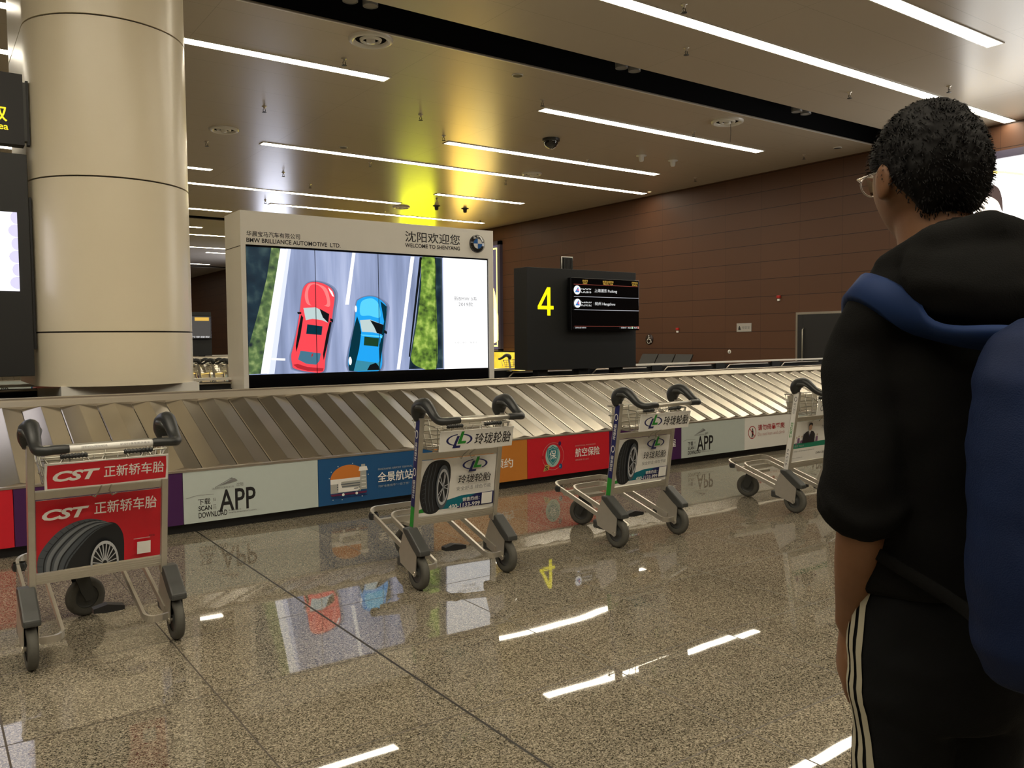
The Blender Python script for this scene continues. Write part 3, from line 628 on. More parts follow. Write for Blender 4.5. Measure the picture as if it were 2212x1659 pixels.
for i in range(4): p.poly([(cx, cy)] + [(cx+.066*math.cos(PI/2*(i+t/8)), cy+.066*math.sin(PI/2*(i+t/8))) for t in range(9)], RB if i % 2 else RW)
for ch, a in (('B', 125), ('M', 90), ('W', 55)): t = math.radians(a); p.text(ch, cx+.092*math.cos(t)-.014, cy+.092*math.sin(t)-.013, cx+.092*math.cos(t)+.014, cy+.092*math.sin(t)+.013, RW, bold=.03)
L.v = [(x-4.65, y-9.62, z) for x, y, z in L.v]; tag(L.build('round_emblem', cab), 'round black emblem with blue and white quarters')
b = MB(); b.box((3.02, VY+.02, zb), (6.285, VY+.1, 1.035), M_GLASSB); b.box((3.02, VY+.02, 2.48), (6.285, VY+.1, 2.5), M_GLASSB); b.box((3.02, VY+.02, 1.035), (3.03, VY+.1, 2.48), M_GLASSB); b.box((6.265, VY+.02, 1.035), (6.285, VY+.1, 2.48), M_GLASSB)
world(b, 'black_bezel', r)
D = {
'grassL': [(0.021,1.594),(0.441,1.578),(0.297,0.849),(0.17,0.146),(0.023,0.143)],
'darkL': [(0.021,1.594),(0.314,1.573),(0.259,1.264),(0.139,0.816),(0.03,0.434)],
'lineL': [(0.433,1.577),(0.521,1.576),(0.393,0.897),(0.264,0.147),(0.17,0.145),(0.297,0.849)],
'lane': [(1.326,1.579),(1.367,1.578),(1.269,0.951),(1.22,0.95)], 'lineR': [(2.125,1.574),(2.177,1.575),(1.946,0.15),(1.902,0.149)],
'gutter': [(2.252,1.572),(2.291,1.574),(2.094,0.305),(2.074,0.305)],
'grassR': [(2.291,1.574),(2.583,1.577),(2.582,0.145),(2.072,0.15),(2.098,0.322),(2.18,0.752)],
'bushR': [(2.291,1.574),(2.471,1.575),(2.484,1.105),(2.497,0.579),(2.47,0.148),(2.269,0.153),(2.113,0.252),(2.135,0.442),(2.199,0.753),(2.265,1.185)],
'qr': [(2.583,1.577),(3.26,1.578),(3.258,0.136),(2.578,0.143)],
'redbody': [(0.673,1.059),(0.708,1.155),(0.776,1.201),(0.877,1.208),(0.978,1.179),(1.054,1.125),(1.082,1.037),(1.058,0.875),(1.038,0.745),(1.0,0.583),(0.951,0.309),(0.913,0.148),(0.719,0.157),(0.563,0.198),(0.54,0.246),(0.531,0.349),(0.561,0.459),(0.606,0.648),(0.644,0.853)],
'redwind': [(0.689,0.901),(0.836,0.912),(1.008,0.834),(0.994,0.729),(0.918,0.76),(0.8,0.776),(0.716,0.759)], 'redwindD': [(0.887,0.896),(1.008,0.834),(0.994,0.729),(0.927,0.793)],
'redroof': [(0.732,0.711),(0.92,0.688),(0.906,0.584),(0.716,0.6)], 'redrear': [(0.642,0.402),(0.892,0.367),(0.874,0.278),(0.83,0.234),(0.705,0.25),(0.61,0.3)],
'redside': [(0.659,0.822),(0.684,0.79),(0.646,0.584),(0.592,0.387),(0.585,0.458),(0.623,0.664)], 'redsideR': [(1.012,0.745),(1.037,0.737),(0.981,0.487),(0.925,0.285),(0.918,0.358),(0.965,0.583)],
'redmirL': [(0.611,0.853),(0.66,0.853),(0.66,0.83),(0.618,0.829)], 'redmirR': [(1.018,0.785),(1.055,0.77),(1.051,0.732),(1.017,0.753)],
'bluebody': [(1.358,0.961),(1.404,1.02),(1.505,1.055),(1.614,1.049),(1.706,1.001),(1.764,0.935),(1.759,0.834),(1.737,0.649),(1.695,0.413),(1.653,0.146),(1.307,0.146),(1.242,0.205),(1.239,0.304),(1.278,0.5),(1.326,0.698)],
'bluedark': [(1.364,0.813),(1.398,0.714),(1.415,0.615),(1.384,0.417),(1.307,0.145),(1.244,0.152),(1.239,0.304),(1.278,0.5),(1.326,0.698)],
'bluewind': [(1.399,0.764),(1.536,0.773),(1.723,0.707),(1.698,0.59),(1.569,0.615),(1.424,0.624)], 'bluewindD': [(1.535,0.765),(1.723,0.707),(1.698,0.59),(1.624,0.607),(1.589,0.682)],
'blueroof': [(1.455,0.565),(1.651,0.544),(1.64,0.439),(1.444,0.458)], 'bluerear': [(1.345,0.277),(1.627,0.237),(1.674,0.278),(1.653,0.146),(1.487,0.146),(1.307,0.146)],
'blueshade': [(1.678,1.001),(1.764,0.935),(1.759,0.834),(1.695,0.413),(1.654,0.195),(1.649,0.413),(1.724,0.75)], 'bluemirR': [(1.722,0.649),(1.764,0.623),(1.758,0.595),(1.721,0.606)], 'shortline': [(0.3,0.325),(0.46,0.315),(0.459,0.29),(0.299,0.3)]}
def em(name, c, s=1.): return mat('screen ' + name, (0, 0, 0), rough=.25, emit=c, power=s)
scr = MB(); scr.box((3.03, VY+.045, 1.035), (6.265, VY+.06, 2.48), M_GLASSB)
p = Print(scr, (3.0, VY+.045, .9), (1, 0, 0), (0, 0, 1), (0, -1, 0), step=.0008, box=(.03, .137, 3.264, 1.579))
R_ = road_screen(); GL = foliage_screen('screen hedge', (.012, .02, .03), (.1, .17, .06), (.33, .42, .16), 9.); GD = foliage_screen('screen dark verge', (.005, .012, .022), (.012, .03, .045), (.05, .09, .09), 5.); GB = foliage_screen('screen bush', (.02, .04, .015), (.17, .3, .04), (.45, .6, .12), 11.)
eW = em('white', (1, 1, 1), 1.15); eR = em('red', (.9, .065, .085)); eRd = em('dark red', (.45, .02, .03)); eK = em('black', (.004, .006, .008)); eG = em('glass', (.5, .62, .62)); eB = em('blue', (.015, .36, .85)); eBl = em('light blue', (.1, .62, .95)); eBd = em('navy', (.0, .03, .05)); eRr = em('rear glass', (.06, .17, .25)); eRl = em('light red', (1., .22, .22)); eLg = em('lane glow', (.75, .8, 1.))
p.rect(.03, .137, 3.264, 1.579, R_).poly(D['grassL'], GL).poly([(.021, 1.594), (.33, 1.59), (.27, 1.25), (.15, .816), (.03, .42)], GD)
p.poly([(.5, 1.58), (.56, 1.58), (.45, .9), (.33, .14), (.24, .14), (.38, .9)], eLg).poly(D['lineL'], eW).poly(D['lane'], eW).poly(D['lineR'], eW).poly(D['gutter'], eK).poly(D['grassR'], GD).poly(D['bushR'], GB, smooth=True).poly(D['shortline'], eW)
eSh = em('painted car shadow core', (.13, .16, .27))  # shadow round each car painted into the screen picture
for nm in ('redbody', 'bluebody'):
    gx = sum(q[0] for q in D[nm])/len(D[nm]); gy = sum(q[1] for q in D[nm])/len(D[nm]); p.poly([(gx+(a-gx)*1.13+.012, gy+(b-gy)*1.035) for a, b in D[nm]], em('painted car shadow edge', (.2, .245, .39)), smooth=True).poly([(gx+(a-gx)*1.06+.008, gy+(b-gy)*1.018) for a, b in D[nm]], eSh, smooth=True)
p.poly(D['redbody'], eR, smooth=True).poly([(.76, 1.18), (.88, 1.185), (.99, 1.12), (1.02, .93), (.9, .945), (.75, .94), (.71, 1.05)], eRl, smooth=True).poly([(.79, 1.17), (.87, 1.175), (.95, 1.1), (.98, .95), (.84, .935), (.77, .95), (.75, 1.08)], eR, smooth=True)
p.poly(D['redwind'], eG).poly(D['redwindD'], eK).poly(D['redroof'], eBd).poly(D['redrear'], eRr).poly(D['redside'], eK).poly(D['redsideR'], eK).poly(D['redmirL'], eK).poly(D['redmirR'], eK).poly([(.55, .24), (.6, .2), (.72, .165), (.91, .155), (.92, .19), (.72, .21), (.6, .25)], eRd)
p.poly([(1.0, 1.15), (1.05, 1.1), (1.07, 1.04), (1.05, 1.05), (1.02, 1.1)], eW).poly([(.77, .32), (.79, .34), (.795, .37), (.775, .36)], eRd)
p.poly(D['bluebody'], eB, smooth=True).poly([(1.42, .98), (1.52, 1.03), (1.6, 1.02), (1.66, .95), (1.67, .8), (1.53, .82), (1.41, .83)], eBl, smooth=True).poly(D['bluedark'], eBd).poly(D['bluewind'], eG).poly(D['bluewindD'], eK).poly(D['blueroof'], em('green glass', (.01, .05, .02))).poly(D['bluerear'], em('blue rear glass', (.04, .25, .36))).poly(D['blueshade'], eBd).poly(D['bluemirR'], eK)
p.poly([(1.4, .59), (1.66, .575), (1.7, .58), (1.69, .54), (1.66, .556), (1.43, .575)], eBl).poly([(1.52, .215), (1.6, .24), (1.64, .2), (1.65, .15), (1.48, .15)], eK).disc(1.26, .27, .02, .05, eW).disc(1.345, .9, .014, .04, eW)
p.rect(2.58, .137, 3.264, 1.579, eW).text('新BMW 3系', 2.741, 1.03, 3.101, 1.085, em('grey text', (.16, .16, .17))).text('2019款', 2.809, .957, 3.035, 1.012, em('grey text', 0)).text('扫描二维码 了解更多', 2.743, .466, 3.094, .492, em('pale text', (.45, .45, .45)))
for s in (.834, 1.652, 2.461): p.rect(s-.004, .137, s+.004, 1.579, eK)
world(scr, 'lit_screen', r)

# ------------------------------------------------------------------ number sign and its arrivals monitor
def number_sign(loc, label, front=True):
    r = tag(empty('carousel_number_sign', loc), label, 'number sign')
    c = MB().box((-1.035, 0, .985), (1.035, .3, 2.415), M_GREY); c.box((-1.035, -.004, .985), (-1.02, 0, 2.415), M_BLACK)
    if front:
        yn = mat('lit number yellow', (.6, .5, 0), emit=(.93, .85, 0), power=1.0); p = Print(c, (-1.035+.19, 0, 1.748), (1, 0, 0), (0, 0, 1), (0, -1, 0), .28, .397)
        p.poly([(0, .22), (0, .33), (.6, 1.), (.62, 1.), (.62, .8), (.21, .34), (.21, .22)], yn).rect(.6, 0, .8, 1., yn).rect(.2, .22, 1., .345, yn)
    c.build('sign_cabinet', r, bevel=.006)
    for x in (-.7, .05, .75): MB().box((x-.09, .08, 0), (x+.09, .2, .985), M_BLACK).build('sign_post', r)
    m = MB().box((-.325, -.1, 1.54), (1.005, -.02, 2.29), M_GLASSB); m.box((-.2, -.02, 1.7), (.9, 0, 2.15), M_BLACK)
    mo = m.build('monitor', r, bevel=.005)
    s = MB().box((-.305, -.1015, 1.555), (.985, -.1, 2.275), M_GLASSB); p = Print(s, (-7.915, -.1015, 0), (1, 0, 0), (0, 0, 1), (0, -1, 0), step=.0008)
    tW = em('bright text', (.85, .85, .85)); tY = em('amber text', (.75, .45, .08)); tL = em('rule line', (.5, .5, .55)); tR = em('red rule', (.32, .07, .05))
    if not front:
        dg_ = em('dim grey page', (.07, .065, .06)); p.rect(7.63, 1.56, 8.9, 2.27, dg_).rect(8.4, 2.13, 8.85, 2.24, em('amber text', 0)).rect(7.64, 2.17, 8.3, 2.19, tL).text('到达信息 行李提取', 7.64, 1.575, 8.86, 1.63, tW); s.build('lit_display', mo); return r
    for t, e, q in (('航班号', 'FLIGHT', (7.802, 2.235, 7.903, 2.264, 2.203, 2.228)), ('始发站/经停站', 'FROM / VIA', (8.187, 2.235, 8.398, 2.264, 2.203, 2.228)), ('行李状态', 'STATUS', (8.765, 2.235, 8.889, 2.264, 2.203, 2.228))):
        p.text(t, q[0], q[1], q[2], q[3], tY).text(e, q[0]+.01, q[4], q[2]-.01, q[5], tY)
    p.rect(7.635, 2.193, 8.898, 2.198, tR)
    for zc, a, b, t in ((2.114, 'HZ4340', 'CA2616', '上海浦东 Pudong'), (1.925, 'CZ6233', 'RZ4332', '杭州 Hangzhou')):
        p.disc(7.698, zc, .064, .064, tW).poly([(7.658, zc-.03), (7.715, zc+.045), (7.735, zc-.03)], em('tail blue', (.03, .2, .55))).disc(7.712, zc+.0, .012, .016, em('tail red', (.8, .1, .15)))
        p.text(a, 7.768, zc+.006, 7.957, zc+.05, tW).text(b, 7.768, zc-.04, 7.957, zc+.0, tW).rect(7.765, zc+.026, 7.96, zc+.054, M_GLASSB).rect(7.765, zc-.016, 7.96, zc+.002, M_GLASSB)
        p.text(t, 8.022, zc-.032, 8.46 if 'Pu' in t else 8.415, zc+.026, tW).rect(7.634, zc-.096, 8.898, zc-.09, tL)
    p.rect(7.632, 1.597, 8.897, 1.601, tR).text('2019-06-08 10:09:10', 7.648, 1.567, 7.849, 1.585, tW).text('行李大厅', 8.53, 1.565, 8.639, 1.588, tW).text('到达', 8.667, 1.565, 8.725, 1.588, tW).rect(8.74, 1.562, 8.775, 1.592, em('green chip', (.4, .6, .4))).text('晚点', 8.795, 1.565, 8.855, 1.588, tW).rect(8.865, 1.562, 8.895, 1.592, em('red chip', (.5, .2, .16)))
    s.build('lit_display', mo)
    return r
number_sign((7.915, 9.3, 0), 'charcoal sign board with a yellow number 4 and arrivals monitor')
number_sign((6.86, 28.15, 0), 'distant charcoal sign board with a dark monitor, seen in the gap beside the column', False)
r = tag(empty('ribbed_box', (7.7, 9.42, 2.415)), 'small black ribbed box in a pale frame on top of the number sign', 'device')
m = MB().box((-.085, -.02, 0), (.085, .05, .175), M_BLACK)
for i in range(7): m.box((-.075+i*.024, -.035, .01), (-.065+i*.024, -.02, .16), M_DARKPL)
m.build('housing', r)
MB().tube([(-.1, 0, 0), (-.1, 0, .185), (.1, 0, .185), (.1, 0, .14)], .009, M_CARD, n=6).build('frame', r)

# ------------------------------------------------------------------ display panel and hanging sign beside the column
r = tag(empty('display_totem', (-.43, 8.3, 0)), 'tall charcoal display panel with a white lit screen left of the column', 'display panel')
m = MB().box((-1.25, -.06, 1.13), (1.245, .06, 3.015), M_GREY); m.box((1.245, -.03, 1.36), (1.27, .07, 2.66), M_BLACK); m.build('cabinet', r, bevel=.005)
MB().box((-.9, -.05, 0), (-.7, .05, 1.1), M_BLACK).box((.7, -.05, 0), (.9, .05, 1.1), M_BLACK).build('support_post', r)
s = MB().box((-1.13, -.064, 1.855), (1.155, -.058, 2.52), em('white page', (.9, .88, 1), 1.6)); p = Print(s, (-1.13, -.064, 1.855), (1, 0, 0), (0, 0, 1), (0, -1, 0), box=(0, 0, 2.285, .665))
for i in range(6): p.disc(2.28, .62-.11*i, .045+.02*(i % 2), .055, em('lavender flower', (.72, .68, .92), 1.), n=14)
s.build('lit_screen', r)
r = tag(empty('hanging_sign', (-.69, 8.28, 3.38)), 'black hanging baggage claim sign with yellow lettering beside the column', 'sign')
m = MB().box((-1.6, -.07, -.295), (1.49, .07, .295), M_BLACK); p = Print(m, (0, -.07, 0), (1, 0, 0), (0, 0, 1), (0, -1, 0))
yl = mat('lit sign yellow', (.5, .4, 0), emit=(.95, .75, .02), power=1.); p.text('行李提取', .8, -.115, 1.37, .02, yl, bold=.012).text('Baggage Claim Area', .72, -.2, 1.375, -.125, yl, bold=.012)
m.build('sign_box', r, bevel=.004)
MB().box((1.49, -.03, -.25), (1.515, .06, .24), M_DARKPL).box((1.515, -.02, -.28), (1.535, .06, .26), M_BLACK).build('bracket', r)

# ------------------------------------------------------------------ luggage trolleys
def tyre_tread(p, W_, H_):
    """tyre cut by the lower edge of the red board, in board fractions"""
    A = spline([(.013, -.12), (.013, .22), (.134, .5), (.27, .64), (.4, .675), (.5, .64)], 6, False); B = spline([(.2, -.12), (.25, .1), (.31, .24), (.41, .42), (.5, .52), (.6, .56)], 6, False)
    TY = mat('tyre print black', (.012, .014, .018), rough=.4); TG = mat('tyre print slate', (.085, .1, .12), rough=.4); TL = mat('tyre print light', (.2, .22, .245), rough=.4); RM = mat('rim print', (.5, .52, .55), rough=.35)
    p.poly(spline([(.14, -.1), (.22, .1), (.28, .24), (.38, .44), (.5, .57), (.6, .58), (.66, .48), (.69, .3), (.69, -.1)], 5, False), TY)
    def lerp(t): return [(a[0]+(b[0]-a[0])*t, a[1]+(b[1]-a[1])*t) for a, b in zip(A, B)]
    p.band(lerp(1.0), lerp(0), TG)
    for a, b in ((.3, .42), (.55, .68)): p.band(lerp(b), lerp(a), TL)
    for t in (.2, .44, .69, .9): p.band(lerp(t+.035), lerp(t), TY)
    for i in range(2, len(A)-1, 2):
        for t0, t1 in ((0, .17), (.93, 1.)): q0, q1 = lerp(t0), lerp(t1); p.line([q0[i], q1[i]], .0016, TY)
    p.ring(.525, .02, .115, .33, .016, RM, wb=.045); 
    for a in range(10, 180, 18): t = math.radians(a); p.line([(.525+.02*math.cos(t), .02+.05*math.sin(t)), (.525+.1*math.cos(t), .02+.29*math.sin(t))], .0045, RM)
def tyre_side(p):
    TY = mat('tyre print black', 0); TG = mat('tyre print slate', 0); TL = mat('tyre print light', 0); RM = mat('rim print', 0)
    p.poly([(.005, .4), (.03, .72), (.1, .93), (.2, .99), (.31, .97), (.375, .86), (.385, .6), (.34, .3), (.26, .08), (.18, .02), (.08, .06), (.03, .2)], TY, smooth=True)
    for t in (.3, .55, .8): p.line([(.06+.17*t, .9+.05*t), (.02+.17*t, .6), (.02+.18*t, .3), (.07+.15*t, .07)], .003, TG)
    for i in range(9): p.line([(.025+.01*abs(4-i)*.5, .16+.08*i), (.065, .18+.08*i)], .002, TG)
    p.disc(.285, .5, .088, .4, TG).ring(.288, .5, .075, .33, .012, RM, wb=.05).disc(.288, .5, .06, .27, TY)
    for a in range(0, 360, 72):
        for d in (-9, 9): t = math.radians(a+d); p.line([(.288+.01*math.cos(t), .5+.04*math.sin(t)), (.288+.066*math.cos(t), .5+.29*math.sin(t))], .004, RM)
    p.disc(.288, .5, .014, .06, TL)
def ll_logo(p, a0, b0, a1, b1):
    X = lambda u: a0+(a1-a0)*u; Y = lambda v: b0+(b1-b0)*v; S = lambda q: [(X(u), Y(v)) for u, v in q]
    arc = lambda t0, t1, r0, r1: ([(X(.5+r0*math.cos(t)*.5), Y(.5+r0*math.sin(t)*.36)) for t in [t0+(t1-t0)*i/14 for i in range(15)]], [(X(.5+r1*math.cos(t)*.5), Y(.5+r1*math.sin(t)*.36)) for t in [t0+(t1-t0)*i/14 for i in range(15)]])
    p.band(*arc(1.75, 4.5, .84, 1.), M_NAVY).band(*arc(-.9, 1.25, .84, 1.), M_NAVY)
    p.poly(S([(.4, .74), (.5, .74), (.38, .16), (.56, .16), (.54, .02), (.25, .02)]), M_NAVY).poly(S([(.56, 1.), (.67, 1.), (.58, .42), (.76, .42), (.74, .26), (.43, .26)]), M_GREEN)
def trolley(kind, label, loc, rz, group='luggage trolleys'):
    r = tag(empty('luggage_trolley', loc, rz), label, 'luggage trolley', group)
    Z0, Y0 = .33, .088; tv = Vector((0, -.152, .988)); nb = Vector((0, -.988, -.152)); py = lambda z: Y0-.154*(z-Z0)
    # uprights
    for s in (-1, 1):
        m = MB(); x = s*.275; M = Matrix(((1, 0, 0, x), (0, .988, -.152, py(.31)), (0, .152, .988, .31), (0, 0, 0, 1)))
        m.box((-.014, -.024, 0), (.014, .024, .67), M_ALU, M)
        if s < 0 and kind != 'red':
            p = Print(m, M @ Vector((-.0142, .02, 0)), M.to_3x3() @ Vector((0, -1, 0)), tv, (-1, 0, 0))
            if kind == 'tyre':
                p.rect(.0, .0, .04, .15, M_GREEN).rect(.0, .15, .04, .66, M_NAVY)
                for b in (.2, .42): p.text('玲珑轮胎', .008, b, .033, b+.11, M_WHITE, bold=.008, rot=True).ring(.02, b+.155, .016, .024, .005, M_WHITE)
            else:
                p.rect(0, 0, .04, .66, M_CARD).ring(.02, .61, .014, .02, .006, M_SMALLINK).text('中国人寿', .008, .49, .032, .58, M_SMALLINK, rot=True).text('客服热线', .008, .29, .032, .42, M_GREEN, bold=.008, rot=True).text('95519', .01, .06, .03, .2, M_SMALLINK, rot=True)
        m.build('upright_post', r, bevel=.003)
    # handgrips: swan necked with a hollow
    for s in (-1, 1):
        x = s*.275; path = [(x, .004, .955), (x, .012, .99), (x, .0, 1.026), (x, -.035, 1.044), (x, -.075, 1.05), (x, -.125, 1.022), (x, -.175, .985), (x-s*.004, -.222, .967), (x-s*.03, -.245, .966), (x-s*.07, -.247, .968)]
        m = MB(); pts = [tuple(q) for q in spline(path, 4, False)]; base = [.026, .041, .045, .04, .034, .029, .025, .022, .02, .0185]; rr = [q[0] for q in spline([(b, 0) for b in base], 4, False)]
        m.tube(pts, rr, M_GRIP, n=12)
        for q in (-1, 1): m.tube([(x+q*.03, .0, 1.02), (x+q*.034, -.035, 1.036), (x+q*.029, -.075, 1.036), (x+q*.022, -.125, 1.012)], [.006, .012, .012, .006], M_DARKPL, n=8)
        m.lathe([(.0165, 0), (.0195, .01), (.0195, .06), (.017, .075)], M_GRIP, org=(s*.2-(.0375), -.247, .968), axis='x', n=14)
        m.build('hand_grip', r)
    hb = MB().tube([(-.21, -.247, .968), (.21, -.247, .968)], .0145, M_CARD if kind == 'red' else M_ALU, n=14)
    if kind == 'red': Print(hb, (-.17, -.262, .972), (1, 0, 0), (0, .35, .93), (0, -.93, .35)).text('沈阳桃仙国际机场', .05, -.004, .15, .006, M_SMALLINK).text('航空行李专用手推车', .2, -.004, .32, .006, M_SMALLINK)
    hb.build('handle_bar', r)
    # wire basket
    b = MB(); w = .0032
    tub = lambda q, rr=w: b.tube(q, rr, M_CHROME, n=6)
    rim = [(-.25, -.135, .925), (.25, -.135, .925), (.25, .13, .945), (-.25, .13, .945)]
    b.tube(rim, .0045, M_CHROME, n=6, closed=True); b.tube([(-.22, -.09, .785), (.22, -.09, .785), (.22, .12, .785), (-.22, .12, .785)], .004, M_CHROME, n=6, closed=True)
    for i in range(6):
        t = -.21+.084*i; tub([(t*1.14, -.135, .925), (t, -.09, .785), (t, .12, .785), (t*1.14, .13, .945)])
    for i in range(3):
        t = -.06+.08*i; tub([(-.25, t, .93), (-.22, t, .785), (.22, t, .785), (.25, t, .93)])
    for z in (.83, .88): e = .22+.03*(z-.785)/.14; b.tube([(-e, -.11, z), (e, -.11, z), (e, .125, z), (-e, .125, z)], w, M_CHROME, n=6, closed=True)
    for a in (-.21, -.05, .11, .2): tub([(a-.03, -.137, .925), (a-.02, -.145, .9), (a+.03, -.145, .9), (a+.045, -.137, .925)], .004)
    for s in (-1, 1): tub([(s*.25, -.02, .93), (s*.275, -.01, .94)], .006); tub([(s*.02, -.12, .785), (s*.02, -.06, .75), (s*.035, -.05, .725), (s*.05, -.065, .735)], .0035)
    b.build('wire_basket', r)
    for x0, x1 in ((-.18, -.075), (.07, .19)):
        g = MB()
        g.tube([(x0, -.137, .925), (x1, -.137, .925)], .009, M_GRIP, n=8)
        for i in range(8): g.lathe([(.009, -.004), (.0125, 0), (.009, .004)], M_GRIP, org=(x0+(x1-x0)*(i+.5)/8, -.137, .925), axis='x', n=10)
        g.build('rim_pad', r)
    MB().box((-.2, .133, .8), (.22, .14, .93), mat('beige back of board', (.5, .46, .37), rough=.5)).build('front_board', r)
    # upper sign board on the basket
    UB = Vector((-.245, -.16, .79)); Wu, Hu = .49, .116; u, v, n_ = Vector((1, 0, 0)), Vector((0, -.2, .98)), Vector((0, -.98, -.2))
    m = MB(); col_ = M_CARD
    m.prism([(0, 0), (Wu, 0), (Wu, Hu), (0, Hu)], .006, col_, org=UB - n_*.006, u=u, v=v, w=n_)
    p = Print(m, UB, u, v, n_, Wu, Hu)
    if kind == 'red':
        p.poly(spline([(.02, .06), (.5, .04), (.98, .06), (.985, .5), (.98, .94), (.5, .96), (.02, .94), (.015, .5)], 1), M_RED).text('CST', .06, .3, .43, .7, M_WHITE, bold=.04, shear=.3).text('正新轿车胎', .46, .3, .965, .76, M_WHITE, bold=.009)
    elif kind == 'tyre': ll_logo(p, .08, .12, .43, .95); p.text('玲珑轮胎', .46, .22, .97, .8, M_INK, bold=.009, shear=.12)
    else: p.ring(.12, .5, .05, .22, .014, M_SMALLINK, wb=.07).text('中国人寿', .22, .28, .8, .72, M_SMALLINK, bold=.01)
    tag(m.build('upper_sign_board', r), {'red': 'red board with white lettering', 'tyre': 'white board with green and blue emblem', 'man': 'white board with grey ring emblem'}[kind])
    # lower sign board between the uprights
    LB = Vector((-.258, py(.395)-.012, .395)); Wl, Hl = .516, .33
    m = MB(); m.prism([(0, 0), (Wl, 0), (Wl, Hl), (0, Hl)], .008, M_CARD, org=LB - nb*.008, u=u, v=tv, w=nb)
    p = Print(m, LB, u, tv, nb, Wl, Hl, box=(0, 0, 1, 1))
    if kind == 'red':
        p.rect(0, 0, 1, 1, M_RED); tyre_tread(p, Wl, Hl); p.text('CST', .04, .74, .4, .89, M_WHITE, bold=.04, shear=.3).text('正新轿车胎', .44, .75, .955, .93, M_WHITE, bold=.009)
        p.rect(.79, .09, .905, .27, M_WHITE).rect(.76, .315, .9, .327, M_PINK).text('轿车胎', .89, .325, .94, .36, M_INK)
    elif kind == 'tyre':
        p.poly([(0, .06), (.3, .08), (1, .06), (1, .3), (.55, .29), (.3, .22), (0, .1)], M_TEAL).poly([(.5, .06), (1, .06), (1, .3), (.75, .295), (.6, .2)], M_NAVY).poly([(0, .06), (.22, .07), (.25, .2), (0, .12)], M_GREEN).rect(0, 0, 1, .055, M_CARD)
        tyre_side(p); ll_logo(p, .52, .73, .86, 1.0); p.text('玲珑轮胎', .47, .53, .92, .69, M_INK, bold=.009, shear=.12).text('安全舒适 绿色节能', .46, .405, .93, .48, M_SMALLINK, bold=.004).text('销售热线：', .55, .19, .78, .265, M_WHITE, bold=.01).text('400-1133-999', .37, .085, .79, .165, M_WHITE, bold=.012).rect(.81, .1, .955, .31, M_WHITE)
    else:
        gb = mat('jade print', (.0, .22, .13), rough=.4); sk = mat('printed skin', (.5, .3, .2), rough=.5); su = mat('printed suit', (.012, .01, .016), rough=.5)
        p.rect(0, .33, 1, .46, gb).text('保险 95519', .05, .36, .3, .42, M_GREYP).text('中国人寿保险股份有限公司', .05, .24, .6, .27, M_SMALLINK).text('CHINA LIFE', .66, .12, .9, .18, M_SMALLINK).text('www.e-chinalife.com', .03, .08, .3, .105, M_SMALLINK)
        for a, k in ((.13, .8), (.07, .55), (.62, .8), (.2, .7)): p.disc(a, .56+.1*k, .012, .022, sk, n=10).poly([(a-.03, .47), (a+.03, .47), (a+.025, .62*k+.1), (a-.025, .62*k+.1)], mat('printed plum', (.2, .1, .2), rough=.5))
        p.poly([(.22, .46), (.24, .68), (.3, .74), (.36, .76), (.43, .76), (.5, .73), (.55, .66), (.56, .46)], su, smooth=False).poly([(.36, .76), (.395, .62), (.43, .76)], M_WHITE).poly([(.385, .74), (.405, .74), (.402, .62), (.393, .6)], M_NAVY)
        p.disc(.395, .85, .044, .085, sk).poly([(.345, .87), (.35, .94), (.395, .965), (.44, .94), (.445, .87), (.42, .91), (.37, .91)], su, smooth=True).text('为您服务', .7, .8, .95, .88, M_SMALLINK)
    tag(m.build('lower_sign_board', r), {'red': 'red board with a tyre picture and white lettering', 'tyre': 'white board with a tyre picture and blue green band', 'man': 'white board with a suited man and green band'}[kind])
    m = MB(); Mx = Matrix(((1, 0, 0, 0), (0, .988, -.152, py(.728)), (0, .152, .988, .728), (0, 0, 0, 1)))
    m.box((-.262, -.014, 0), (.262, .014, .036), M_ALU, Mx); m.build('cross_rail', r, bevel=.003)
    m = MB(); Mx = Matrix(((1, 0, 0, 0), (0, .988, -.152, py(.345)), (0, .152, .988, .345), (0, 0, 0, 1)))
    m.box((-.262, -.016, 0), (.262, .016, .046), M_ALU, Mx)
    for z in (.01, .02, .03): m.box((-.262, -.0185, z), (.262, -.016, z+.005), M_ALU, Mx)
    m.build('bottom_rail', r)
    # luggage platform
    sec = [(-.007, -.015), (.007, -.015), (.007, .015), (-.007, .015)]
    zp = lambda y: .165 + (y-.15)*.315
    arc = lambda cx, cy, R, t0, t1: [(cx+R*math.cos(t0+(t1-t0)*i/6), cy+R*math.sin(t0+(t1-t0)*i/6)) for i in range(7)]
    o = [(-.27, .05), (-.27, .3)] + arc(-.2, .63, .07, PI, PI/2) + arc(.2, .63, .07, PI/2, 0) + [(.27, .3), (.27, .05)]
    m = MB(); m.tube([(x, y, zp(y)) for x, y in o], 1, M_ALU, sec=sec, up=(0, 0, 1), smooth=False); m.build('outer_rail', r)
    o = [(-.27, -.005), (-.24, -.01)] + arc(-.21, .03, .04, -PI/2, 0) + [(-.17, .3)] + arc(-.1, .54, .07, PI, PI/2) + arc(.1, .54, .07, PI/2, 0) + [(.17, .3)] + arc(.21, .03, .04, PI, 1.5*PI) + [(.24, -.01), (.27, -.005)]
    m = MB(); m.tube([(x, y, zp(y)) for x, y in o], 1, M_ALU, sec=sec, up=(0, 0, 1), smooth=False); m.build('inner_rail', r)
    m = MB(); 
    pass
    m.box((-.08, .5, zp(.6)-.07), (.08, .68, zp(.6)-.05), M_ALU); m.box((-.24, .57, zp(.6)-.05), (.24, .61, zp(.6)-.016), M_ALU); m.build('cross_member', r)
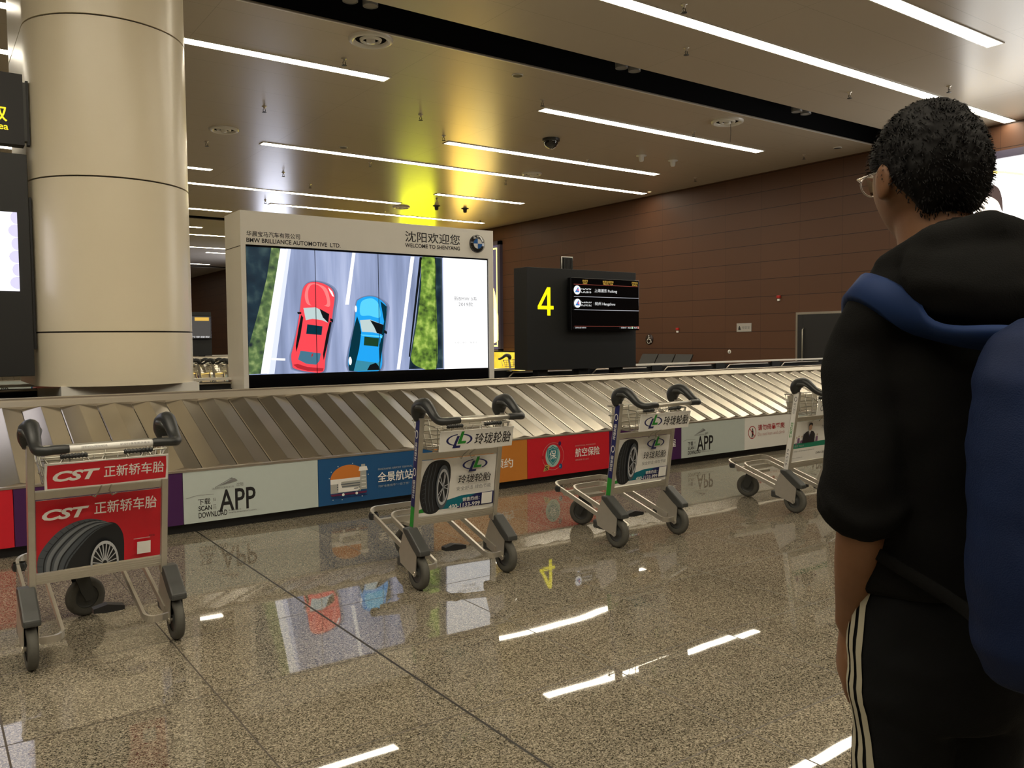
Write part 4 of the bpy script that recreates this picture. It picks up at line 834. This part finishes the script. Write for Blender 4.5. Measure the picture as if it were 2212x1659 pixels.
    MB().prism([(.0, .0), (.06, .015), (.13, .0), (.13, -.02), (.05, -.025), (0, -.02)], .05, M_BLACK, org=(-.02, .16, .16), u=(1, -.2, .02), v=(0, 0, 1), w=(0, 1, 0)).build('brake_pedal', r)
    MB().lathe([(.028, -.02), (.035, 0), (.028, .02)], M_GRIP, org=(-.262, .63, zp(.63)-.01), axis='z', n=12).build('corner_bumper', r)
    # wheels
    def wheel(x, y, R, wd, parent, sw=0.):
        m = MB().lathe([(R*.6, -wd*.4), (R*.8, -wd*.5), (R*.95, -wd*.42), (R, -wd*.2), (R, wd*.2), (R*.95, wd*.42), (R*.8, wd*.5), (R*.6, wd*.4)], M_RUBBER, axis='x', n=30)
        wl = m.build('wheel', parent, loc=(x, y, R), rot=(0, 0, sw))
        MB().lathe([(.001, -wd*.3), (R*.2, -wd*.42), (R*.25, -wd*.25), (R*.55, -wd*.25), (R*.62, -wd*.38), (R*.62, wd*.38), (R*.55, wd*.25), (R*.25, wd*.25), (R*.2, wd*.42), (.001, wd*.3)], M_DARKPL, axis='x', n=24).build('hub', wl)
        return wl
    for s in (-1, 1):
        wheel(s*.3, -.012, .099, .044, r)
        c = MB(); c.prism([(.11, .338), (.055, .338), (-.05, .262), (-.09, .232), (-.093, .205), (-.05, .2), (.0, .23), (.055, .272), (.11, .315)], .07, M_DARKPL, org=(s*.3-.035, 0, 0), u=(0, 1, 0), v=(0, 0, 1), w=(1, 0, 0))
        cv = c.build('wheel_cover', r, bevel=.008)
        sp = MB(); 
        for q in (-1, 1): sp.prism([(.105, .32), (.04, .29), (-.04, .2), (-.028, .085), (-.01, .074), (.012, .085), (.15, .125), (.165, .19)], .004, M_ALU, org=(s*.3+q*.029-.002, 0, 0), u=(0, 1, 0), v=(0, 0, 1), w=(1, 0, 0))
        sp.lathe([(.012, -.034), (.012, .034)], M_STEEL, org=(s*.3, -.012, .096), axis='x', n=12); sp.build('side_plate', r)
        MB().box((s*.3-.03, .07, .1), (s*.3+.03, .2, .16), M_DARKPL).build('rail_socket', r, bevel=.012)
    cs = tag(empty('caster', (0, .635, 0), -1.3 if kind == 'red' else .35)); cs.parent = r
    wheel(0, .03, .098, .05, cs)
    f = MB().lathe([(.001, .215), (.05, .215), (.05, .24), (.03, .255), (.001, .255)], M_BLACK, n=18)
    for q in (-1, 1): f.prism([(-.035, .225), (.035, .225), (.06, .12), (.048, .085), (.02, .08), (-.005, .13)], .006, M_DARKPL, org=(q*.032-.003, 0, 0), u=(0, 1, 0), v=(0, 0, 1), w=(1, 0, 0))
    f.build('fork', cs)
    return r
t1 = trolley('red', 'luggage trolley with red tyre advert boards at the left', (.648, 4.105, 0), .03)
t2 = trolley('tyre', 'luggage trolley with white tyre adverts in front of the blue panel', (2.556, 4.105, 0), .0)
t3 = copy_tree(t2); t3.location = (4.10, 4.152, 0); t3.rotation_euler.z = .035; t3['label'] = 'luggage trolley with white tyre adverts in front of the red shield panel'
trolley('man', 'luggage trolley with a suited man advert, half hidden by the person', (5.99, 4.11, 0), .03)
for i, lab in enumerate(['distant nested trolley nearest the column in the gap beside the video wall', 'distant nested trolley second from the column in the gap beside the video wall', 'distant nested trolley third from the column in the gap beside the video wall', 'distant nested trolley touching the video wall edge in the gap']):
    t = copy_tree(t1); t.location = (4.72+.82*.3*i, 18.55-.57*.3*i, 0); t.rotation_euler.z = -2.18; t['label'] = lab; t['group'] = 'far trolleys'
t = copy_tree(t2); t.location = (11.53, 16.31, 0); t.rotation_euler.z = -2.18; t['label'] = 'distant trolley before the bright yellow panel by the number sign'; t['group'] = 'far trolleys'

# ------------------------------------------------------------------ the person
def remeshed(mb, name, voxel, smooth=4, mats=None, parent=None, wrinkle=0., wscale=9.):
    """fuse overlapping closed pieces into one continuous skin"""
    o = mb.build('temporary_pieces')
    q = o.modifiers.new('fuse', 'REMESH'); q.mode = 'VOXEL'; q.voxel_size = voxel; q.use_smooth_shade = True
    sm = o.modifiers.new('smooth', 'SMOOTH'); sm.iterations = smooth; sm.factor = .5
    dg = bpy.context.evaluated_depsgraph_get(); dg.update(); me = bpy.data.meshes.new_from_object(o.evaluated_get(dg))
    bpy.data.objects.remove(o); me.name = name; me.materials.clear()
    for m in mats: me.materials.append(m)
    if wrinkle:
        ns = [v.normal.copy() for v in me.vertices]
        for v, n in zip(me.vertices, ns):
            c = v.co; w = noise.noise(Vector((c.x*wscale, c.y*wscale, c.z*wscale*1.6)))+.5*noise.noise(Vector((c.x*wscale*2.3, c.y*wscale*2.3, c.z*wscale*3.5)))
            v.co = c + n*(w*wrinkle)
    me.polygons.foreach_set('material_index', [0]*len(me.polygons)); me.polygons.foreach_set('use_smooth', [True]*len(me.polygons)); me.update()
    ob = bpy.data.objects.new(name, me); COL.objects.link(ob); ob.parent = parent
    return ob
PERSON = tag(empty('person', (1.338, .682, 0), math.radians(61-90)), 'person seen from behind in black hooded top, striped black trousers and glasses, standing', 'person')
def skin_material():
    m = mat('skin', (.3, .15, .085), rough=.55, spec=.35); k = NB(m); tc = k.n('TexCoord')
    k.l(k.ramp(k.noise(tc.outputs['Object'], 14, 4), [(.3, (.15, .068, .03)), (.7, (.2, .095, .045))]), k.b.inputs['Base Color']); return m
M_SKIN = skin_material()
M_CLOTH = mat('black sweat cloth', (.007, .007, .0068), rough=.95, spec=.08, var=.25, vscale=14, bump=.25, bscale=420)
M_TROUS = mat('black track cloth', (.006, .0065, .007), rough=.85, spec=.1, var=.2, vscale=16, bump=.15, bscale=300)
M_HAIR = mat('black hair', (.0035, .003, .003), rough=.6, spec=.15)
M_STRAP = mat('blue strap webbing', (.006, .022, .085), rough=.7, spec=.2)
M_PACK = mat('blue nylon', (.003, .0105, .043), rough=.7, spec=.2, var=.2, vscale=9, bump=.2, bscale=500)
M_STRIPE = mat('cream stripe tape', (.36, .335, .25), rough=.8)
def rr(c, a, b, ang=0.): return (c, (a*math.cos(ang), a*math.sin(ang), 0), (-b*math.sin(ang), b*math.cos(ang), 0))
HC = Vector((0, .06, 1.66))
def head_point(th, ph, grow=0.):
    """th around (0 = face, +y), ph from -pi/2 chin to pi/2 crown"""
    cz, sz = math.cos(ph), math.sin(ph); dx, dy = math.sin(th), math.cos(th)
    low = max(0., -sz); rx = .077*(1-.26*low**1.5); ryf = .098*(1-.06*low); ryb = .1*(1-.42*low**1.2)
    ry = ryf if dy > 0 else ryb
    p = Vector((dx*cz*(rx+grow), dy*cz*(ry+grow), sz*(.118+grow)))
    if dy > 0:
        z = p.z; x = p.x; g = lambda x0, z0, sx, sz_: math.exp(-((x-x0)/sx)**2-((z-z0)/sz_)**2)
        f = max(0., dy)**2
        p.y += f*(.026*g(0, -.028, .013, .018)+.012*g(0, .0, .009, .025)+.008*g(0, .028, .05, .012)-.014*(g(.032, .008, .017, .012)+g(-.032, .008, .017, .012))+.009*g(0, -.066, .022, .007)+.008*g(0, -.078, .02, .006)+.012*g(0, -.108, .025, .016)+.006*(g(.045, -.02, .02, .02)+g(-.045, -.02, .02, .02)))
    return HC + p
def head_mesh(mb, m, grow=0., sel=None, n=48, k=36, inner=-.02):
    vs = []; fs = []
    for j in range(k+1):
        ph = -PI/2 + PI*j/k
        for i in range(n):
            th = 2*PI*i/n; th = th if th < PI else th-2*PI
            g = grow if sel is None else (grow*min(1, max(0, sel(th, ph))) + inner*(1-min(1, max(0, sel(th, ph)))))
            vs.append(head_point(th, ph, g))
    for j in range(k):
        for i in range(n): fs.append((j*n+i, j*n+(i+1) % n, (j+1)*n+(i+1) % n, (j+1)*n+i))
    mb.add(vs, [f[::-1] for f in fs], m, True)
# body: head, neck, trunk, arms, hands, legs, feet in one skin
b = MB(); head_mesh(b, M_SKIN)
for s in (-1, 1):
    e = HC + Vector((s*.079, -.008, -.008)); b.loft([(e + Vector((s*.004*k_, -.004*k_, 0)), (s*.004, .017*w_, 0), (0, .005*0, .031*w_)) for k_, w_ in ((-1, .7), (0, 1.), (2, 1.), (3, .8))], M_SKIN, n=16)
b.loft([rr((0, .01, 1.44), .075, .07), rr((0, .018, 1.49), .06, .062), rr((0, .03, 1.54), .056, .06), rr((0, .045, 1.6), .057, .064), rr((0, .05, 1.64), .05, .06)], M_SKIN)
b.loft([rr((0, .0, .84), .12, .09), rr((0, .0, .92), .135, .1), rr((0, .0, 1.0), .132, .095), rr((0, .005, 1.1), .132, .092), rr((0, .01, 1.22), .14, .1), rr((0, .01, 1.33), .15, .1), rr((0, .005, 1.41), .132, .085), rr((0, .005, 1.455), .085, .07)], M_SKIN, n=28)
def limb(mb, path, radii, m, n=16):
    pts = spline([tuple(p) for p in path], 5, False); r_ = [q[0] for q in spline([(r, 0) for r in radii], 5, False)]; mb.tube(pts, r_, m, n=n)
# left arm: hand slides into the trouser pocket; right arm hangs
ARM_L = [(-.13, .0, 1.41), (-.15, -.005, 1.365), (-.163, -.03, 1.25), (-.17, -.055, 1.14), (-.158, -.02, 1.05), (-.138, .03, .96), (-.13, .05, .92)]
ARM_R = [(.15, .0, 1.42), (.185, -.005, 1.37), (.215, -.02, 1.24), (.225, -.03, 1.12), (.225, .0, 1.03), (.22, .04, .93), (.218, .05, .89)]
AR = [.045, .046, .042, .037, .034, .026, .024]
limb(b, ARM_L, AR, M_SKIN); limb(b, ARM_R, AR, M_SKIN)
def hand(mb, w, d, side, out):
    """palm and five separate fingers from wrist w along d; out = towards the back of the hand"""
    w, d, out = Vector(w), Vector(d).normalized(), Vector(out).normalized(); a = d.cross(out).normalized(); 
    mb.loft([(w + d*t, a*ww, out*tt) for t, ww, tt in ((-.02, .024, .019), (.0, .027, .017), (.04, .038, .015), (.075, .041, .013), (.09, .038, .011))], M_SKIN, n=18)
    for i, (off, L) in enumerate(((-.028, .066), (-.0095, .076), (.0095, .071), (.028, .056))):
        k0 = w + d*.085 + a*off*1.02; p = [k0 - d*.02, k0, k0 + d*L*.45 - out*.008, k0 + d*L*.75 - out*.024, k0 + d*L*.92 - out*.042]
        limb(mb, p, [.0088, .0088, .0082, .0076, .0066], M_SKIN, n=10)
    t0 = w + d*.022 - a*.028; limb(mb, [t0, t0 - a*.022 + d*.022 - out*.012, t0 - a*.03 + d*.05 - out*.022, t0 - a*.026 + d*.074 - out*.03], [.014, .0125, .0105, .008], M_SKIN, n=10)
hand(b, (-.128, .053, .91), (.06, .3, -.95), -1, (-.95, .25, .05)); hand(b, (.218, .052, .88), (-.03, .12, -1), 1, (.95, .2, .05))
for s in (-1, 1):
    limb(b, [(s*.06, .0, .9), (s*.062, .005, .78), (s*.066, .015, .62), (s*.085, .02, .48), (s*.096, .005, .33), (s*.112, -.01, .16), (s*.112, -.015, .08)], [.06, .06, .055, .05, .05, .042, .04], M_SKIN)
    b.loft([((s*.112, y, z), (w_, 0, 0), (0, 0, h_)) for y, z, w_, h_ in ((-.07, .05, .03, .035), (-.03, .055, .036, .045), (.05, .045, .04, .035), (.13, .03, .042, .022), (.17, .025, .03, .015))], M_SKIN)
body = remeshed(b, 'body', .006, 3, [M_SKIN], PERSON)
for s in (-1, 1): MB().sphere(HC + Vector((s*.032, .0825, .008)), .0125, mat('eye white', (.6, .58, .55), rough=.2)).sphere(HC + Vector((s*.032, .0915, .008)), .006, M_INK).build('eye', PERSON)
# short black hair
def hairline(th, ph):
    a = abs(th)/PI                                              # 0 face, 1 nape
    lim = .78 - 1.0*max(0, min(1, (a-.18)/.2))*.75 - max(0, min(1, (a-.5)/.3))*.72
    return (ph-lim)/.12
h = MB(); head_mesh(h, M_HAIR, .011, hairline, inner=-.012); hair = remeshed(h, 'hair', .006, 2, [M_HAIR], PERSON, wrinkle=.0035, wscale=45.)
tf = MB(); rnd = random.Random(3)
for _ in range(5200):
    th = rnd.uniform(-PI, PI); ph = math.asin(rnd.uniform(-.62, .99))
    if hairline(th, ph) < .5: continue
    p0 = head_point(th, ph, .009); n_ = (p0 - HC).normalized(); fall = Vector((rnd.uniform(-.5, .5), rnd.uniform(-.5, .5), -.75)); d_ = (n_*.4 + fall*.6 + Vector((0, -.1, 0))).normalized()
    L_ = rnd.uniform(.006, .013); sd = n_.cross(d_).normalized()*.0011; p1 = p0 + d_*L_*.5 + n_*.003; p2 = p0 + d_*L_
    tf.add([p0-sd, p0+sd, p1+sd*.7, p1-sd*.7, p2], [(0, 1, 2, 3), (3, 2, 4)], M_HAIR)
o = tf.build('hair_tufts', hair); o['kind'] = 'stuff'
# thin rimmed glasses
g = MB(); gm = mat('pale glasses frame', (.55, .5, .45), rough=.2, metal=.6)
for s in (-1, 1):
    c0 = HC + Vector((s*.034, .112, .008)); g.tube([c0 + Vector((.026*math.cos(t), -.012*abs(math.cos(t))*(1 if s*math.cos(t) > 0 else 0), .018*math.sin(t))) for t in [2*PI*i/20 for i in range(20)]], .0016, gm, n=6, closed=True)
    g.tube([HC + Vector((s*.06, .1, .013)), HC + Vector((s*.074, .085, .014)), HC + Vector((s*.082, .0, .012)), HC + Vector((s*.08, -.02, -.005))], .0018, gm, n=6)
g.tube([HC + Vector((-.009, .113, .012)), HC + Vector((0, .118, .014)), HC + Vector((.009, .113, .012))], .0015, gm, n=6)
gl = g.build('glasses', PERSON); lm = mat('spectacle lens', (1, 1, 1), rough=.02); lm.node_tree.nodes['Principled BSDF'].inputs['Transmission Weight'].default_value = 1.
for s in (-1, 1): c0 = HC + Vector((s*.034, .111, .008)); MB().add([c0 + Vector((.025*math.cos(t), -.012*abs(math.cos(t))*(1 if s*math.cos(t) > 0 else 0), .017*math.sin(t))) for t in [2*PI*i/20 for i in range(20)]], [tuple(range(20))], lm).build('lens', gl)
# hooded top: trunk, wide sleeves pushed to the elbow, hood lying on the back
t = MB()
t.loft([rr((0, .0, 1.0), .15, .112), rr((0, .0, 1.012), .162, .125), rr((0, .0, 1.06), .162, .125), rr((0, .0, 1.15), .158, .122), rr((0, .0, 1.28), .168, .126), rr((0, .0, 1.37), .168, .112), rr((0, -.005, 1.43), .14, .092), rr((0, .0, 1.475), .1, .085), rr((0, .01, 1.5), .08, .08)], M_CLOTH, n=32)
SLV_L = [(-.11, .0, 1.415), (-.142, -.005, 1.37), (-.156, -.025, 1.3), (-.165, -.045, 1.22), (-.17, -.05, 1.18), (-.168, -.045, 1.15), (-.165, -.035, 1.13)]
SLV_R = [(.13, .0, 1.425), (.178, -.005, 1.375), (.21, -.02, 1.26), (.222, -.032, 1.14), (.224, -.025, 1.1), (.225, -.012, 1.06), (.225, -.005, 1.04)]
for S_ in (SLV_L, SLV_R): limb(t, S_, [.062, .062, .057, .056, .058, .06, .056], M_CLOTH, n=20)
for S_, d_ in ((SLV_L, Vector((.02, .1, -.1))), (SLV_R, Vector((.0, .08, -.12)))):                       # rolled cuffs
    c0 = Vector(S_[5]); d_.normalize(); u_ = d_.cross(Vector((1, 0, 0))).normalized(); v_ = d_.cross(u_)
    for k_, R_c in ((-.02, .052), (.004, .052)): t.tube([c0 + d_*k_ + (u_*math.cos(q) + v_*math.sin(q))*R_c for q in [2*PI*i/20 for i in range(20)]], .016, M_CLOTH, n=10, closed=True)
t.loft([((0, -.085, 1.425), (.085, 0, 0), (0, .035, .02)), ((0, -.1, 1.445), (.12, 0, 0), (0, .06, .025)), ((0, -.1, 1.485), (.138, 0, 0), (0, .075, .02)), ((0, -.085, 1.525), (.122, 0, 0), (0, .07, .02)), ((0, -.07, 1.555), (.09, 0, 0), (0, .052, .015)), ((0, -.06, 1.575), (.055, 0, 0), (0, .03, .01))], M_CLOTH, n=28)
t.tube([(-.045, .095, 1.465), (-.08, .05, 1.485), (-.103, -.02, 1.505), (-.075, -.08, 1.535), (0, -.095, 1.555), (.075, -.08, 1.53), (.103, -.02, 1.505), (.08, .05, 1.485), (.045, .095, 1.465)], [.022, .028, .033, .035, .034, .035, .033, .028, .022], M_CLOTH, n=12)
for s_ in (-1, 1): limb(t, [(s_*.03, -.02, 1.49), (s_*.085, -.025, 1.465), (s_*.13, -.02, 1.425), (s_*.15, -.015, 1.38)], [.06, .058, .056, .05], M_CLOTH, n=18)
hoodie = remeshed(t, 'hooded_top', .008, 4, [M_CLOTH], PERSON, wrinkle=.005, wscale=10.)
# track trousers with three side stripes
q = MB()
q.loft([rr((0, .0, 1.04), .135, .1), rr((0, .0, .98), .148, .112), rr((0, -.002, .9), .152, .12), rr((0, .0, .83), .15, .112), rr((0, .0, .79), .14, .1)], M_TROUS, n=28)
for s in (-1, 1): limb(q, [(s*.062, .0, .9), (s*.062, .0, .8), (s*.062, .01, .68), (s*.085, .018, .52), (s*.095, .005, .36), (s*.105, -.01, .2), (s*.11, -.015, .085)], [.08, .08, .075, .07, .07, .066, .064], M_TROUS, n=24)
trous = remeshed(q, 'track_trousers', .008, 4, [M_TROUS], PERSON, wrinkle=.004, wscale=11.)
from mathutils.bvhtree import BVHTree
bv = BVHTree.FromPolygons([v.co for v in trous.data.vertices], [tuple(f.vertices) for f in trous.data.polygons])
for s in (-1, 1):
    for k_ in (-1, 0, 1):
        vs = []
        for i in range(46):
            z = 1.0 - i*.02
            for e in (-.0065, .0065):
                y = -.005 + k_*.021 + e + .008*math.sin(z*9)
                hit = bv.ray_cast(Vector((s*.5, y, z)), Vector((-s, 0, 0)))
                p = hit[0] if hit[0] is not None else Vector((s*.1, y, z)); nn = hit[1] if hit[1] is not None else Vector((s, 0, 0)); vs.append(p + Vector((s, 0, 0))*.0025)
        MB().add(vs, [(2*i, 2*i+1, 2*i+3, 2*i+2) for i in range(45)], M_STRIPE, True).build('side_stripe', trous)
for s in (-1, 1):
    f = MB(); f.loft([((s*.112, y, z), (w_, 0, 0), (0, 0, h_)) for y, z, w_, h_ in ((-.095, .04, .02, .03), (-.08, .05, .036, .048), (-.03, .06, .042, .058), (.04, .052, .045, .05), (.12, .04, .049, .036), (.17, .032, .042, .027), (.195, .028, .02, .02))], mat('dark shoe', (.02, .02, .022), rough=.6), n=20)
    sh = f.build('shoe', PERSON); MB().prism([(-.04, -.1), (.04, -.1), (.052, .1), (.04, .19), (-.04, .19), (-.052, .1)], .022, mat('pale sole', (.4, .39, .36), rough=.7), org=(s*.112, 0, 0), u=(1, 0, 0), v=(0, 1, 0), w=(0, 0, 1)).build('sole', sh)
# ------------------------------------------------------------------ backpack on the person's back
PACK = tag(empty('backpack', PERSON.location, PERSON.rotation_euler.z), 'plain blue backpack worn on the back of the person', 'backpack')
p = MB(); pc = .035
p.loft([rr((pc, -.24, .93), .09, .06), rr((pc, -.245, .945), .125, .085), rr((pc, -.25, .99), .148, .1), rr((pc, -.25, 1.1), .155, .11), rr((pc, -.24, 1.24), .152, .102), rr((pc, -.225, 1.34), .14, .085), rr((pc, -.21, 1.4), .11, .062), rr((pc, -.2, 1.425), .06, .03)], M_PACK, n=36)
remeshed(p, 'pack_body', .009, 3, [M_PACK], PACK, wrinkle=.005, wscale=9.)
p = MB(); p.loft([rr((pc, -.35, .95), .08, .02), rr((pc, -.355, .97), .105, .03), rr((pc, -.36, 1.08), .11, .035), rr((pc, -.355, 1.17), .1, .025), rr((pc, -.35, 1.185), .08, .015)], M_PACK, n=28); p.build('front_pocket', PACK)
# straps laid on the cloth of the hooded top
hv = BVHTree.FromPolygons([v.co for v in hoodie.data.vertices], [tuple(f.vertices) for f in hoodie.data.polygons])
def ribbon(path, w, th, m, name, parent):
    P = [Vector(q) for q in spline(path, 6, False)]; pos = []; nr = []
    for q in P:
        loc, n_, _, d_ = hv.find_nearest(q)
        if (q - loc).dot(n_) > .012: pos.append(q); nr.append(n_)      # free of the cloth
        else: pos.append(loc + n_*.004); nr.append(n_)
    for _ in range(9):
        pos = [pos[0]] + [(pos[i-1] + pos[i]*2 + pos[i+1])/4 for i in range(1, len(pos)-1)] + [pos[-1]]; nr = [nr[0]] + [(nr[i-1] + nr[i]*2 + nr[i+1]).normalized() for i in range(1, len(nr)-1)] + [nr[-1]]
    pos = [p_ + n_*.009 for p_, n_ in zip(pos, nr)]
    vs = []; N = len(pos)
    for i in range(N):
        t_ = (pos[min(i+1, N-1)] - pos[max(i-1, 0)]).normalized(); sd = t_.cross(nr[i]).normalized()*w/2; up = nr[i]*th
        vs += [pos[i]-sd-up*.4, pos[i]+sd-up*.4, pos[i]+sd*.8+up, pos[i]-sd*.8+up]
    fs = [(i*4+j, i*4+(j+1) % 4, i*4+4+(j+1) % 4, i*4+4+j) for i in range(N-1) for j in range(4)] + [(3, 2, 1, 0), tuple(4*N-4+j for j in range(4))]
    k = MB(); k.add(vs, fs, m, True); return k.build(name, parent)
for s_ in (-1, 1):
    x0 = pc + s_*.05
    ribbon([(x0, -.2, 1.395), (x0+s_*.025, -.165, 1.405), (s_*.1, -.12, 1.415), (s_*.132, -.06, 1.45), (s_*.132, .0, 1.46), (s_*.11, .08, 1.42), (s_*.085, .12, 1.34), (s_*.08, .13, 1.24)], .052, .009, M_STRAP, 'shoulder_strap', PACK)
    ribbon([(s_*.08, .13, 1.24), (s_*.11, .11, 1.16), (s_*.145, .02, 1.1), (s_*.13, -.09, 1.06), (pc+s_*.11, -.16, 1.02), (pc+s_*.11, -.2, 1.0)], .02, .002, M_CLOTH, 'strap_webbing', PACK)
